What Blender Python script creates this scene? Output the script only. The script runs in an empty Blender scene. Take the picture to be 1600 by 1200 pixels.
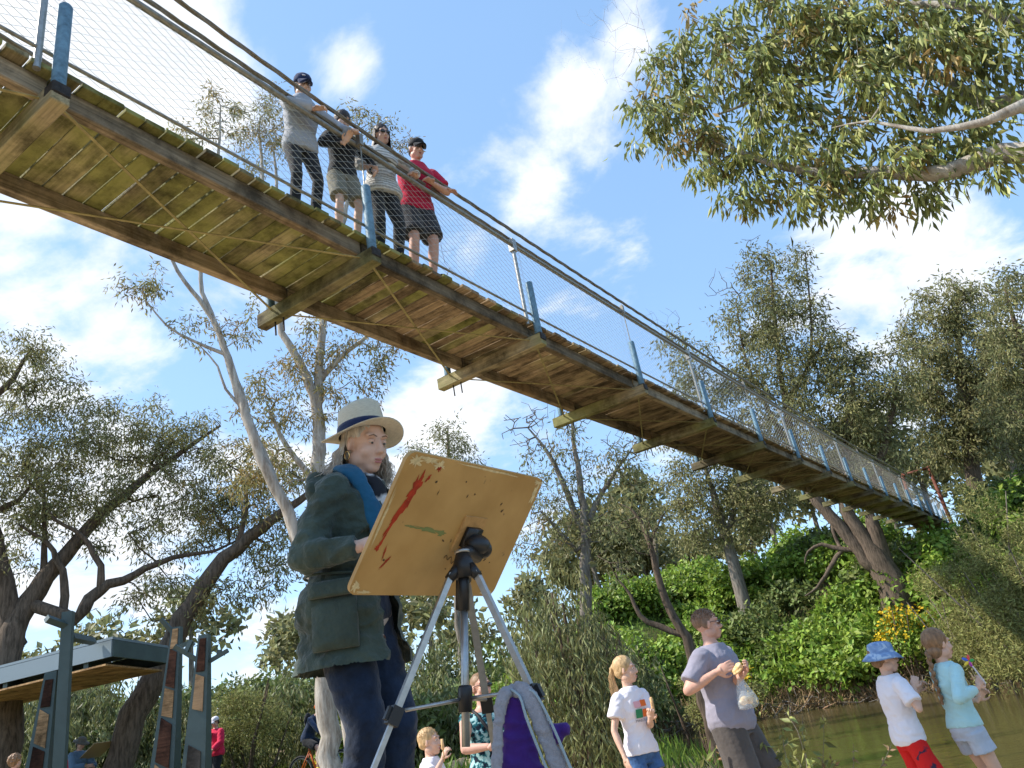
import bpy, bmesh, math, random
import numpy as np
from mathutils import Vector, Matrix, noise
random.seed(7); RNG = np.random.default_rng(7)
sc = bpy.context.scene
C = sc.collection
R = math.radians

# ------------------------------------------------------------------ camera
FPX, PITCH, ROLL = 1220.3, 0.398789, -0.170404
CAMZ = 1.0
cF = np.array([0, math.cos(PITCH), math.sin(PITCH)]); cR0 = np.array([1., 0, 0]); cU0 = np.cross(cR0, cF)
cR = math.cos(ROLL)*cR0 + math.sin(ROLL)*cU0; cU = -math.sin(ROLL)*cR0 + math.cos(ROLL)*cU0
cam_d = bpy.data.cameras.new('camera'); cam = bpy.data.objects.new('camera', cam_d); C.objects.link(cam)
cam_d.sensor_width = 36; cam_d.lens = FPX/1600*36; cam_d.clip_start = 0.05; cam_d.clip_end = 3000
M = Matrix.Identity(4)
for r in range(3):
    M[r][0], M[r][1], M[r][2] = cR[r], cU[r], -cF[r]
M[2][3] = CAMZ
cam.matrix_world = M
sc.camera = cam

def at(px, py, d):
    """world point seen at photo pixel (px, py) at horizontal distance d from the camera"""
    v = cF*FPX + cR*(px-800) + cU*(600-py)
    v = v/math.hypot(v[0], v[1])*d
    return Vector((v[0], v[1], v[2]+CAMZ))

# ------------------------------------------------------------------ sun, sky, exposure
SUN_AZ, SUN_EL = R(-93), R(46)          # azimuth from +Y (view direction), negative = left
sd = Vector((math.sin(SUN_AZ)*math.cos(SUN_EL), math.cos(SUN_AZ)*math.cos(SUN_EL), math.sin(SUN_EL)))
sl = bpy.data.lights.new('sun', 'SUN'); sl.energy = 3.0; sl.angle = R(0.53); sl.color = (1, 0.94, 0.85)
so = bpy.data.objects.new('sun', sl); C.objects.link(so); so.rotation_euler = sd.to_track_quat('Z', 'Y').to_euler()
so.location = (0, 0, 40)
w = bpy.data.worlds.new('World'); sc.world = w; w.use_nodes = True
nt = w.node_tree; nt.nodes.clear()
def N(nt, t, **k):
    n = nt.nodes.new(t)
    for a, b in k.items():
        if a.startswith('i_'): n.inputs[a[2:].replace('_', ' ')].default_value = b
        else: setattr(n, a, b)
    return n
def math_n(nt, op, a, b=None, clamp=False):
    n = nt.nodes.new('ShaderNodeMath'); n.operation = op; n.use_clamp = clamp
    for k, v in ((0, a), (1, b)):
        if v is None: continue
        if isinstance(v, (int, float)): n.inputs[k].default_value = v
        else: nt.links.new(v, n.inputs[k])
    return n.outputs[0]
def build_world():
    L = nt.links.new
    out = N(nt, 'ShaderNodeOutputWorld'); bg = N(nt, 'ShaderNodeBackground'); bg.inputs['Strength'].default_value = SKY_STRENGTH
    L(bg.outputs[0], out.inputs[0])
    sky = N(nt, 'ShaderNodeTexSky', sky_type='NISHITA', sun_disc=False)
    sky.sun_elevation = SUN_EL; sky.sun_rotation = SUN_AZ; sky.air_density = 1.0; sky.dust_density = 0.6; sky.ozone_density = 1.6
    tc = N(nt, 'ShaderNodeTexCoord')
    sep = N(nt, 'ShaderNodeSeparateXYZ'); L(tc.outputs['Generated'], sep.inputs[0])
    zz = math_n(nt, 'ADD', math_n(nt, 'MAXIMUM', sep.outputs[2], 0.0), 0.22)
    comb = N(nt, 'ShaderNodeCombineXYZ')
    L(math_n(nt, 'DIVIDE', sep.outputs[0], zz), comb.inputs[0]); L(math_n(nt, 'DIVIDE', sep.outputs[1], zz), comb.inputs[1])
    n1 = N(nt, 'ShaderNodeTexNoise'); n1.inputs['Scale'].default_value = 2.9; n1.inputs['Detail'].default_value = 11; n1.inputs['Roughness'].default_value = 0.6; n1.inputs['Distortion'].default_value = 0.25
    mp = N(nt, 'ShaderNodeMapping'); mp.inputs['Location'].default_value = CLOUD_OFFSET
    L(comb.outputs[0], mp.inputs[0]); L(mp.outputs[0], n1.inputs['Vector'])
    dens = n1.outputs['Fac']
    # the larger cloud banks seen in this sky (direction, spread, weight)
    for (px, py, k, wt) in CLOUDS:
        v = cF*FPX + cR*(px-800) + cU*(600-py); v = v/np.linalg.norm(v)
        dt = N(nt, 'ShaderNodeVectorMath', operation='DOT_PRODUCT'); L(tc.outputs['Generated'], dt.inputs[0]); dt.inputs[1].default_value = tuple(v)
        g = math_n(nt, 'EXPONENT', math_n(nt, 'MULTIPLY', math_n(nt, 'SUBTRACT', dt.outputs['Value'], 1.0), k))
        dens = math_n(nt, 'ADD', dens, math_n(nt, 'MULTIPLY', g, wt))
    mr = N(nt, 'ShaderNodeMapRange', interpolation_type='SMOOTHSTEP'); mr.inputs['From Min'].default_value = 0.565; mr.inputs['From Max'].default_value = 0.75; mr.inputs['To Min'].default_value = 0.03
    L(dens, mr.inputs['Value'])
    blue = N(nt, 'ShaderNodeMix', data_type='RGBA'); blue.inputs[0].default_value = .5; L(sky.outputs[0], blue.inputs[6]); blue.inputs[7].default_value = (1.0, 1.95, 3.3, 1)   # even azure mixed into the sky as colour grading
    # cloud shading: thicker cores slightly greyer
    n2 = N(nt, 'ShaderNodeTexNoise'); n2.inputs['Scale'].default_value = 5.0; n2.inputs['Detail'].default_value = 6; L(mp.outputs[0], n2.inputs['Vector'])
    cr = N(nt, 'ShaderNodeMix', data_type='RGBA'); cr.inputs[6].default_value = CLOUD_A; cr.inputs[7].default_value = CLOUD_B
    L(n2.outputs['Fac'], cr.inputs[0])
    mx = N(nt, 'ShaderNodeMix', data_type='RGBA'); L(mr.outputs[0], mx.inputs[0]); L(blue.outputs[2], mx.inputs[6]); L(cr.outputs[2], mx.inputs[7])
    L(mx.outputs[2], bg.inputs[0])
SKY_STRENGTH = 0.15
CLOUD_OFFSET = (3.1, 1.7, 0.0)
CLOUD_A = (2.4, 2.65, 3.05, 1); CLOUD_B = (4.4, 4.45, 4.5, 1)
CLOUDS = [(210, 90, 80, .40), (40, 30, 120, .2), (540, 95, 700, .19), (890, 115, 1500, .16), (990, 70, 1500, .14), (850, 330, 600, .22), (740, 410, 900, .12), (1500, 400, 110, .16), (1380, 430, 250, .14),
          (30, 560, 300, .16), (200, 560, 500, .13), (720, 640, 180, .17), (20, 350, 700, .18), (450, 520, 500, .12), (620, 760, 150, .13), (60, 830, 90, .14), (1120, 660, 150, .14), (985, 410, 1500, .1), (240, 900, 60, .12)]
build_world()
sc.view_settings.view_transform = 'Standard'; sc.view_settings.look = 'None'; sc.view_settings.gamma = 1
sc.view_settings.exposure = 1.12
try:
    sc.cycles.max_bounces = 6; sc.cycles.diffuse_bounces = 3; sc.cycles.transparent_max_bounces = 8
    sc.cycles.use_denoising = True
except Exception: pass

# ------------------------------------------------------------------ material helpers
MATS = {}
def mat(name, col, rough=0.7, spec=0.3, metal=0.0, var=0.0, scale=8.0, bump=0.0, bscale=40.0, stretch=None, col2=None, trans=0.0, island=0.0, coord='Object', detail=5, bdist=0.01, sheen=0.0):
    if name in MATS: return MATS[name]
    m = bpy.data.materials.new(name); m.use_nodes = True
    t = m.node_tree; L = t.links.new
    b = t.nodes['Principled BSDF']
    b.inputs['Roughness'].default_value = rough; b.inputs['Metallic'].default_value = metal; b.inputs['Specular IOR Level'].default_value = spec
    if sheen: b.inputs['Sheen Weight'].default_value = sheen
    base = None
    tcn = N(t, 'ShaderNodeTexCoord'); mp = N(t, 'ShaderNodeMapping'); L(tcn.outputs[coord], mp.inputs[0])
    if stretch: mp.inputs['Scale'].default_value = stretch
    c4 = (*col, 1); 
    if var or col2:
        nz = N(t, 'ShaderNodeTexNoise'); nz.inputs['Scale'].default_value = scale; nz.inputs['Detail'].default_value = detail; nz.inputs['Roughness'].default_value = .62
        L(mp.outputs[0], nz.inputs['Vector'])
        mr = N(t, 'ShaderNodeMapRange'); mr.inputs['From Min'].default_value = .34; mr.inputs['From Max'].default_value = .66; L(nz.outputs['Fac'], mr.inputs['Value'])
        mx = N(t, 'ShaderNodeMix', data_type='RGBA')
        if col2: mx.inputs[6].default_value = c4; mx.inputs[7].default_value = (*col2, 1)
        else:
            mx.inputs[6].default_value = (*[c*(1-var) for c in col], 1); mx.inputs[7].default_value = (*[min(1, c*(1+var)) for c in col], 1)
        L(mr.outputs[0], mx.inputs[0]); base = mx.outputs[2]
    if island:
        g = N(t, 'ShaderNodeNewGeometry')
        hs = N(t, 'ShaderNodeHueSaturation')
        if base: L(base, hs.inputs['Color'])
        else: hs.inputs['Color'].default_value = c4
        r1 = N(t, 'ShaderNodeMapRange'); r1.inputs['To Min'].default_value = 1-island; r1.inputs['To Max'].default_value = 1+island; L(g.outputs['Random Per Island'], r1.inputs['Value'])
        L(r1.outputs[0], hs.inputs['Value'])
        wn = N(t, 'ShaderNodeTexWhiteNoise', noise_dimensions='1D'); L(g.outputs['Random Per Island'], wn.inputs['W'])
        r2 = N(t, 'ShaderNodeMapRange'); r2.inputs['To Min'].default_value = .5-.05*island; r2.inputs['To Max'].default_value = .5+.03*island; L(wn.outputs['Value'], r2.inputs['Value'])
        L(r2.outputs[0], hs.inputs['Hue'])
        base = hs.outputs[0]
    if base: L(base, b.inputs['Base Color'])
    else: b.inputs['Base Color'].default_value = c4
    if bump:
        n3 = N(t, 'ShaderNodeTexNoise'); n3.inputs['Scale'].default_value = bscale; n3.inputs['Detail'].default_value = 4; L(mp.outputs[0], n3.inputs['Vector'])
        bp = N(t, 'ShaderNodeBump'); bp.inputs['Strength'].default_value = bump; bp.inputs['Distance'].default_value = bdist; L(n3.outputs['Fac'], bp.inputs['Height']); L(bp.outputs[0], b.inputs['Normal'])
    if trans:
        tr = N(t, 'ShaderNodeBsdfTranslucent'); ms = N(t, 'ShaderNodeMixShader'); ms.inputs[0].default_value = trans
        if base: L(base, tr.inputs['Color'])
        else: tr.inputs['Color'].default_value = c4
        o = t.nodes['Material Output']; L(b.outputs[0], ms.inputs[1]); L(tr.outputs[0], ms.inputs[2]); L(ms.outputs[0], o.inputs[0])
    MATS[name] = m
    return m

# ------------------------------------------------------------------ object helpers
def mesh_np(name, V, Fs, smooth=False):
    """V (n,3), Fs list of arrays with equal-size faces, or one array"""
    me = bpy.data.meshes.new(name)
    V = np.asarray(V, dtype=np.float32)
    if not isinstance(Fs, list): Fs = [Fs]
    Fs = [np.asarray(f, dtype=np.int32) for f in Fs if len(f)]
    me.vertices.add(len(V)); me.vertices.foreach_set('co', V.ravel())
    tot = sum(f.size for f in Fs); nf = sum(len(f) for f in Fs)
    me.loops.add(tot); me.loops.foreach_set('vertex_index', np.concatenate([f.ravel() for f in Fs]))
    me.polygons.add(nf)
    sizes = np.concatenate([np.full(len(f), f.shape[1], dtype=np.int32) for f in Fs])
    me.polygons.foreach_set('loop_start', np.concatenate([[0], np.cumsum(sizes)[:-1]]).astype(np.int32))
    me.update(calc_edges=True); me.validate()
    me.polygons.foreach_set('use_smooth', np.full(len(me.polygons), bool(smooth), dtype=bool))
    return me
def ob(name, me, m=None, parent=None, loc=None, kind=None):
    o = bpy.data.objects.new(name, me); C.objects.link(o)
    if m is not None and me is not None and len(me.materials) == 0: me.materials.append(m)
    if parent is not None: o.parent = parent
    if loc is not None: o.location = loc
    if kind: o['kind'] = kind
    return o
def tag(o, label, cat, group=None, kind=None):
    o['label'] = label; o['category'] = cat
    if group: o['group'] = group
    if kind: o['kind'] = kind
    return o
def empty(name, label=None, cat=None, loc=(0, 0, 0), rz=0, group=None):
    o = bpy.data.objects.new(name, None); C.objects.link(o); o.location = loc; o.rotation_euler = (0, 0, rz); o.empty_display_size = .2
    if label: tag(o, label, cat, group)
    return o
class MB:
    """collects shapes into one mesh"""
    def __init__(s): s.V = []; s.F3 = []; s.F4 = []; s.n = 0
    def add(s, V, F):
        V = np.asarray(V, dtype=float); 
        for f in F:
            (s.F3 if len(f) == 3 else s.F4).append([i+s.n for i in f])
        s.V.append(V); s.n += len(V)
    def box(s, c, size, ax=None, taper=1.0):
        x, y, z = [k/2 for k in size]
        P = np.array([[-x,-y,-z],[x,-y,-z],[x,y,-z],[-x,y,-z],[-x*taper,-y*taper,z],[x*taper,-y*taper,z],[x*taper,y*taper,z],[-x*taper,y*taper,z]])
        if ax is not None: P = P@np.array([list(a) for a in ax])
        s.add(P+np.array(list(c)), [(0,3,2,1),(4,5,6,7),(0,1,5,4),(1,2,6,5),(2,3,7,6),(3,0,4,7)])
    def tube(s, pts, rad, n=8, cap=True):
        pts = [np.array(list(p), dtype=float) for p in pts]
        if isinstance(rad, (int, float)): rad = [rad]*len(pts)
        rings = []; up = None
        for i, p in enumerate(pts):
            d = pts[min(i+1, len(pts)-1)]-pts[max(i-1, 0)]; d = d/(np.linalg.norm(d)+1e-9)
            if up is None:
                up = np.array([0, 0, 1.]) if abs(d[2]) < .9 else np.array([1., 0, 0])
            a = np.cross(d, up); a /= np.linalg.norm(a)+1e-9; b = np.cross(a, d); up = b
            t = np.arange(n)*2*math.pi/n
            rings.append(p+rad[i]*(np.cos(t)[:, None]*a+np.sin(t)[:, None]*b))
        F = []
        for i in range(len(pts)-1):
            for k in range(n):
                F.append((i*n+k, i*n+(k+1) % n, (i+1)*n+(k+1) % n, (i+1)*n+k))
        V = np.concatenate(rings)
        if cap:
            V = np.vstack([V, pts[0], pts[-1]]); m = len(V)
            for k in range(n):
                F.append((m-2, (k+1) % n, k)); F.append((m-1, (len(pts)-1)*n+k, (len(pts)-1)*n+(k+1) % n))
        s.add(V, F)
    def loft(s, rings, cap=True):
        n = len(rings[0]); F = []
        for i in range(len(rings)-1):
            for k in range(n): F.append((i*n+k, i*n+(k+1) % n, (i+1)*n+(k+1) % n, (i+1)*n+k))
        V = np.concatenate(rings)
        if cap:
            V = np.vstack([V, np.mean(rings[0], 0), np.mean(rings[-1], 0)]); m = len(V)
            for k in range(n):
                F.append((m-2, (k+1) % n, k)); F.append((m-1, (len(rings)-1)*n+k, (len(rings)-1)*n+(k+1) % n))
        s.add(V, F)
    def ell(s, c, r, ax=None, nu=14, nv=9):
        P = []; F = []
        for j in range(1, nv):
            th = math.pi*j/nv
            for i in range(nu):
                ph = 2*math.pi*i/nu; P.append((math.sin(th)*math.cos(ph), math.sin(th)*math.sin(ph), math.cos(th)))
        P += [(0, 0, 1), (0, 0, -1)]; a = len(P)-2
        for j in range(nv-2):
            for i in range(nu): F.append((j*nu+i, (j+1)*nu+i, (j+1)*nu+(i+1) % nu, j*nu+(i+1) % nu))
        for i in range(nu):
            F.append((a, i, (i+1) % nu)); F.append((a+1, (nv-2)*nu+(i+1) % nu, (nv-2)*nu+i))
        P = np.array(P)*np.array(r)
        if ax is not None: P = P@np.array([list(q) for q in ax])
        s.add(P+np.array(list(c)), F)
    def mesh(s, name, smooth=False):
        return mesh_np(name, np.concatenate(s.V), [np.array(s.F3).reshape(-1, 3), np.array(s.F4).reshape(-1, 4)], smooth)
    def build(s, name, m, parent=None, smooth=False, kind=None):
        return ob(name, s.mesh(name, smooth), m, parent, kind=kind)
def unit(v):
    v = np.array(list(v), dtype=float); return v/(np.linalg.norm(v)+1e-12)
# ------------------------------------------------------------------ terrain and river
YN = np.array([(-5, 60), (1.2, 26), (1.7, 20), (2.1, 14), (2.7, 10), (4, 8.2), (6, 7.2), (9, 6.0), (13, 2), (20, -7), (40, -40), (300, -400)], float)
YF = np.array([(-5, 60), (1.2, 26), (3, 30.5), (6.6, 34), (11, 32), (17, 26.5), (22, 20.5), (30, 8), (50, -30), (300, -300)], float)
WATER_Z = -0.5
def river_sd(x, y):
    """>0 inside the river (rough distance to the nearest bank)"""
    a = y-np.interp(x, YN[:, 0], YN[:, 1]); b = np.interp(x, YF[:, 0], YF[:, 1])-y
    return np.minimum(a*.6, b*.75)
def smooth01(t): t = np.clip(t, 0, 1); return t*t*(3-2*t)
def vnoise(x, y, s, seed=0):
    out = np.zeros_like(x)
    k = [(1.0, .31, .57), (.63, 1.3, -.9), (-1.1, .8, 1.9), (.4, -1.7, 2.6)]
    for i, (a, b, c) in enumerate(k): out += np.sin((a*x+b*y)*s*(1+.37*i)+c*3+seed*1.7)*np.cos((b*x-a*y)*s*.8*(1+.29*i)+c+seed)
    return out/4
def ground_z(x, y):
    x = np.asarray(x, float); y = np.asarray(y, float)
    sd_ = river_sd(x, y)
    far = y-np.interp(x, YF[:, 0], YF[:, 1])            # beyond the far bank
    right = smooth01((x-1.0)/6)
    z = -0.18+0*x
    # land on the near side rises gently to the back left
    zl = -0.2+.40*smooth01((y-7.5)/8)*smooth01((4-x)/5)+.3*smooth01((-x-5)/4)*smooth01((y-8)/7)+3.0*smooth01((y-26)/40)
    zr = .1+(5.9*smooth01((far-1.0)/14)+2.0*smooth01((far-16)/40))*smooth01((x+3)/9)+3.0*smooth01((y-26)/40)*smooth01((6-x)/9)
    m = smooth01((far+.4)/1.2)
    z = zl*(1-m)+zr*m
    # low bank the painter stands on, with a timber edge in front of the camera
    md = np.sqrt(((x+.9)/1.6)**2+((y-3.0)/1.3)**2)
    z = z+.80*smooth01((1.12-md)/.3)
    # embankment carrying the near end of the bridge (outside the picture)
    ed = np.sqrt(((x+7.2)/2.2)**2+((y+4.2)/2.5)**2)
    z = z+4.7*smooth01((1.7-ed)/1.0)
    z = z+.05*vnoise(x, y, 1.1)+.15*vnoise(x, y, .23, 3)*smooth01((np.hypot(x, y)-9)/10)
    k = smooth01((sd_+.55)/1.3)
    return z*(1-k)+(-1.5)*k
def gz(x, y): return float(ground_z(np.array([x]), np.array([y]))[0])
def axis_grid(a, b, near, step, grow=1.09):
    g = list(np.arange(-near, near+step/2, step)); s = step
    while g[-1] < b: s *= grow; g.append(g[-1]+s)
    s = step
    while g[0] > a: s *= grow; g.insert(0, g[0]-s)
    return np.array(g)
gx = axis_grid(-600, 600, 22, .4); gy = axis_grid(-600, 900, 38, .45)
X, Y = np.meshgrid(gx, gy); Zg = ground_z(X, Y)
nx, ny = len(gx), len(gy)
idx = np.arange(nx*ny).reshape(ny, nx)
Fq = np.stack([idx[:-1, :-1], idx[:-1, 1:], idx[1:, 1:], idx[1:, :-1]], -1).reshape(-1, 4)
def ground_material():
    m = bpy.data.materials.new('ground'); m.use_nodes = True; t = m.node_tree; L = t.links.new; b = t.nodes['Principled BSDF']
    b.inputs['Roughness'].default_value = .95; b.inputs['Specular IOR Level'].default_value = .1
    tcn = N(t, 'ShaderNodeTexCoord')
    n1 = N(t, 'ShaderNodeTexNoise'); n1.inputs['Scale'].default_value = .35; n1.inputs['Detail'].default_value = 8; L(tcn.outputs['Object'], n1.inputs['Vector'])
    n2 = N(t, 'ShaderNodeTexNoise'); n2.inputs['Scale'].default_value = 6; n2.inputs['Detail'].default_value = 8; L(tcn.outputs['Object'], n2.inputs['Vector'])
    r = N(t, 'ShaderNodeValToRGB'); e = r.color_ramp.elements
    e[0].position = .38; e[0].color = (.16, .115, .07, 1); e[1].position = .62; e[1].color = (.06, .10, .025, 1)
    L(n1.outputs['Fac'], r.inputs[0])
    # sandy gravel of near bank and painter's mound, made pale to bounce light up
    sx_ = N(t, 'ShaderNodeSeparateXYZ'); L(tcn.outputs['Object'], sx_.inputs[0])
    dd = math_n(t, 'SQRT', math_n(t, 'ADD', math_n(t, 'POWER', math_n(t, 'MULTIPLY', math_n(t, 'ADD', sx_.outputs[0], 2.5), .8), 2.0), math_n(t, 'POWER', math_n(t, 'SUBTRACT', sx_.outputs[1], 3.0), 2.0)))
    wob = math_n(t, 'ADD', dd, math_n(t, 'MULTIPLY', n1.outputs['Fac'], 5.0))
    ms = N(t, 'ShaderNodeMapRange'); ms.inputs['From Min'].default_value = 10.5; ms.inputs['From Max'].default_value = 13.5; ms.inputs['To Min'].default_value = 1; ms.inputs['To Max'].default_value = 0; L(wob, ms.inputs['Value'])
    sand = N(t, 'ShaderNodeMix', data_type='RGBA'); L(ms.outputs[0], sand.inputs[0]); L(r.outputs[0], sand.inputs[6]); sand.inputs[7].default_value = (.52, .41, .27, 1)
    mx = N(t, 'ShaderNodeMix', data_type='RGBA', blend_type='MULTIPLY'); mx.inputs[0].default_value = .7; L(sand.outputs[2], mx.inputs[6])
    r2 = N(t, 'ShaderNodeValToRGB'); r2.color_ramp.elements[0].position = .3; r2.color_ramp.elements[0].color = (.5, .45, .4, 1); r2.color_ramp.elements[1].position = .7; r2.color_ramp.elements[1].color = (1.3, 1.2, 1.1, 1)
    L(n2.outputs['Fac'], r2.inputs[0]); L(r2.outputs[0], mx.inputs[7]); L(mx.outputs[2], b.inputs['Base Color'])
    bp = N(t, 'ShaderNodeBump'); bp.inputs['Strength'].default_value = .6; bp.inputs['Distance'].default_value = .05; L(n2.outputs['Fac'], bp.inputs['Height']); L(bp.outputs[0], b.inputs['Normal'])
    return m
ground = ob('ground', mesh_np('ground', np.stack([X, Y, Zg], -1).reshape(-1, 3), Fq, True), ground_material(), kind='structure')
def water_material():
    m = bpy.data.materials.new('river_water'); m.use_nodes = True; t = m.node_tree; L = t.links.new; b = t.nodes['Principled BSDF']
    b.inputs['Base Color'].default_value = (.075, .060, .022, 1); b.inputs['Roughness'].default_value = .10; b.inputs['IOR'].default_value = 1.33; b.inputs['Specular IOR Level'].default_value = .5
    tcn = N(t, 'ShaderNodeTexCoord'); mp = N(t, 'ShaderNodeMapping'); mp.inputs['Scale'].default_value = (1, 2.2, 1); L(tcn.outputs['Object'], mp.inputs[0])
    n1 = N(t, 'ShaderNodeTexNoise'); n1.inputs['Scale'].default_value = 1.6; n1.inputs['Detail'].default_value = 5; L(mp.outputs[0], n1.inputs['Vector'])
    bp = N(t, 'ShaderNodeBump'); bp.inputs['Strength'].default_value = .22; bp.inputs['Distance'].default_value = .08; L(n1.outputs['Fac'], bp.inputs['Height']); L(bp.outputs[0], b.inputs['Normal'])
    return m
wv = np.array([(-8, -420, 0), (420, -420, 0), (420, 70, 0), (-8, 70, 0)], float); wv[:, 2] = WATER_Z
ob('river_water', mesh_np('river_water', wv, np.array([[0, 1, 2, 3]])), water_material(), kind='structure')

# ------------------------------------------------------------------ bridge
BAZ, BX, BY, BZ, BA, BB, BS, BW, BC = 0.555944, -2.500917, 3.616226, 3.945862+CAMZ, -0.015856, 0.0156695, 2.74282, 1.454546, -0.00054894
bu = np.array([math.sin(BAZ), math.cos(BAZ), 0]); bv = np.array([-math.cos(BAZ), math.sin(BAZ), 0])
I0, I1 = -2, 17
def bz(i): return BZ+BA*i+BB*i*i+BC*i**3 if i >= 0 else BZ+BA*i+BB*i*i
def bp(i, v=0, h=0):
    p = np.array([BX, BY, 0])+i*BS*bu+v*bv; p[2] = bz(i)+h; return p
def wood(name, col, moss, mscale=1.3, blotchw=.5):
    m = bpy.data.materials.new(name); m.use_nodes = True; t = m.node_tree; L = t.links.new; b = t.nodes['Principled BSDF']
    b.inputs['Roughness'].default_value = .85; b.inputs['Specular IOR Level'].default_value = .15
    tcn = N(t, 'ShaderNodeTexCoord'); mp = N(t, 'ShaderNodeMapping'); L(tcn.outputs['Object'], mp.inputs[0]); mp.inputs['Scale'].default_value = (1.0, 22, 22)
    oi = N(t, 'ShaderNodeObjectInfo')
    ad = N(t, 'ShaderNodeVectorMath', operation='ADD'); L(mp.outputs[0], ad.inputs[0]); 
    sc_ = N(t, 'ShaderNodeVectorMath', operation='SCALE'); sc_.inputs[0].default_value = (37, 19, 53); L(oi.outputs['Random'], sc_.inputs['Scale']); L(sc_.outputs[0], ad.inputs[1])
    n1 = N(t, 'ShaderNodeTexNoise'); n1.inputs['Scale'].default_value = 1.5; n1.inputs['Detail'].default_value = 7; n1.inputs['Roughness'].default_value = .65; n1.inputs['Distortion'].default_value = .4; L(ad.outputs[0], n1.inputs['Vector'])
    r = N(t, 'ShaderNodeValToRGB'); e = r.color_ramp.elements; e[0].position = .3; e[0].color = (*[c*.42 for c in col], 1); e[1].position = .72; e[1].color = (*[min(1, c*1.35) for c in col], 1)
    L(n1.outputs['Fac'], r.inputs[0])
    hs = N(t, 'ShaderNodeHueSaturation'); L(r.outputs[0], hs.inputs['Color'])
    mr = N(t, 'ShaderNodeMapRange'); mr.inputs['To Min'].default_value = .5; mr.inputs['To Max'].default_value = 1.15; L(oi.outputs['Random'], mr.inputs['Value']); L(mr.outputs[0], hs.inputs['Value'])
    n2 = N(t, 'ShaderNodeTexNoise'); n2.inputs['Scale'].default_value = mscale; n2.inputs['Detail'].default_value = 6
    ad2 = N(t, 'ShaderNodeVectorMath', operation='ADD'); L(tcn.outputs['Object'], ad2.inputs[0]); L(sc_.outputs[0], ad2.inputs[1]); L(ad2.outputs[0], n2.inputs['Vector'])
    mr2 = N(t, 'ShaderNodeMapRange'); mr2.inputs['From Min'].default_value = .62-blotchw*.35; mr2.inputs['From Max'].default_value = .80-blotchw*.35; mr2.inputs['To Max'].default_value = .85; L(n2.outputs['Fac'], mr2.inputs['Value'])
    mx = N(t, 'ShaderNodeMix', data_type='RGBA'); L(mr2.outputs[0], mx.inputs[0]); L(hs.outputs[0], mx.inputs[6]); mx.inputs[7].default_value = (*moss, 1)
    # dark water stains
    n4 = N(t, 'ShaderNodeTexNoise'); n4.inputs['Scale'].default_value = 2.6; n4.inputs['Detail'].default_value = 8; n4.inputs['Roughness'].default_value = .7; L(ad2.outputs[0], n4.inputs['Vector'])
    r4 = N(t, 'ShaderNodeMapRange'); r4.inputs['From Min'].default_value = .36; r4.inputs['From Max'].default_value = .56; r4.inputs['To Min'].default_value = .30; r4.inputs['To Max'].default_value = 1.0; L(n4.outputs['Fac'], r4.inputs['Value'])
    mu = N(t, 'ShaderNodeVectorMath', operation='SCALE'); L(mx.outputs[2], mu.inputs[0]); L(r4.outputs[0], mu.inputs['Scale'])
    L(mu.outputs[0], b.inputs['Base Color'])
    bp_ = N(t, 'ShaderNodeBump'); bp_.inputs['Strength'].default_value = .7; bp_.inputs['Distance'].default_value = .006; L(n1.outputs['Fac'], bp_.inputs['Height']); L(bp_.outputs[0], b.inputs['Normal'])
    return m
W_bounce = wood('bounce_tinted_plank_wood', (.40, .34, .20), (.25, .26, .075), 1.1, .75)  # olive blotches put green-yellow ground bounce into the near planks' colour
W_dry = wood('dry_plank_wood', (.47, .35, .22), (.36, .32, .17), 1.1, .25)
W_beam = wood('beam_wood', (.36, .30, .19), (.24, .24, .09), .9, .6)
W_string = wood('stringer_wood', (.36, .29, .20), (.32, .21, .11), .8, .35)
M_dark = mat('blackened_steel', (.035, .03, .026), .7, .3, .1, .4, 20, .5, 50)
M_blue = mat('weathered_blue_paint', (.13, .235, .31), .55, .35, 0, .35, 14, .4, 60, col2=None)
M_galv = mat('galvanised_steel', (.36, .35, .32), .45, .5, .75, .2, 30)
M_rail = mat('dull_rail_steel', (.27, .25, .21), .5, .5, .6, .25, 25)
M_wire = mat('fence_wire', (.55, .54, .5), .4, .5, .6)
M_cable = mat('twisted_cable_steel', (.24, .215, .18), .55, .4, .6, .2, 40)
bridge = empty('suspension_footbridge', 'long wooden suspension footbridge with wire mesh sides crossing overhead', 'bridge', tuple(bp(0)))
BO = Vector(bp(0))
def bob(name, me, m, mtx=None, parent=bridge, kind=None):
    o = ob(name, me, m, parent, kind=kind)
    if mtx is not None:
        o.matrix_parent_inverse = Matrix.Identity(4)
        pm = Matrix.Translation(-BO) if parent is bridge else Matrix.Identity(4)
        o.matrix_local = pm@mtx
    return o
def frame(o, x, y, z):
    m = Matrix.Identity(4)
    for r in range(3): m[r][0], m[r][1], m[r][2], m[r][3] = x[r], y[r], z[r], o[r]
    return m
def bevel_box(name, size, b=.006):
    bm = bmesh.new(); bmesh.ops.create_cube(bm, size=1); bmesh.ops.scale(bm, vec=size, verts=bm.verts)
    bmesh.ops.bevel(bm, geom=bm.edges[:], offset=b, segments=1, affect='EDGES')
    me = bpy.data.meshes.new(name); bm.to_mesh(me); bm.free(); return me
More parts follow.
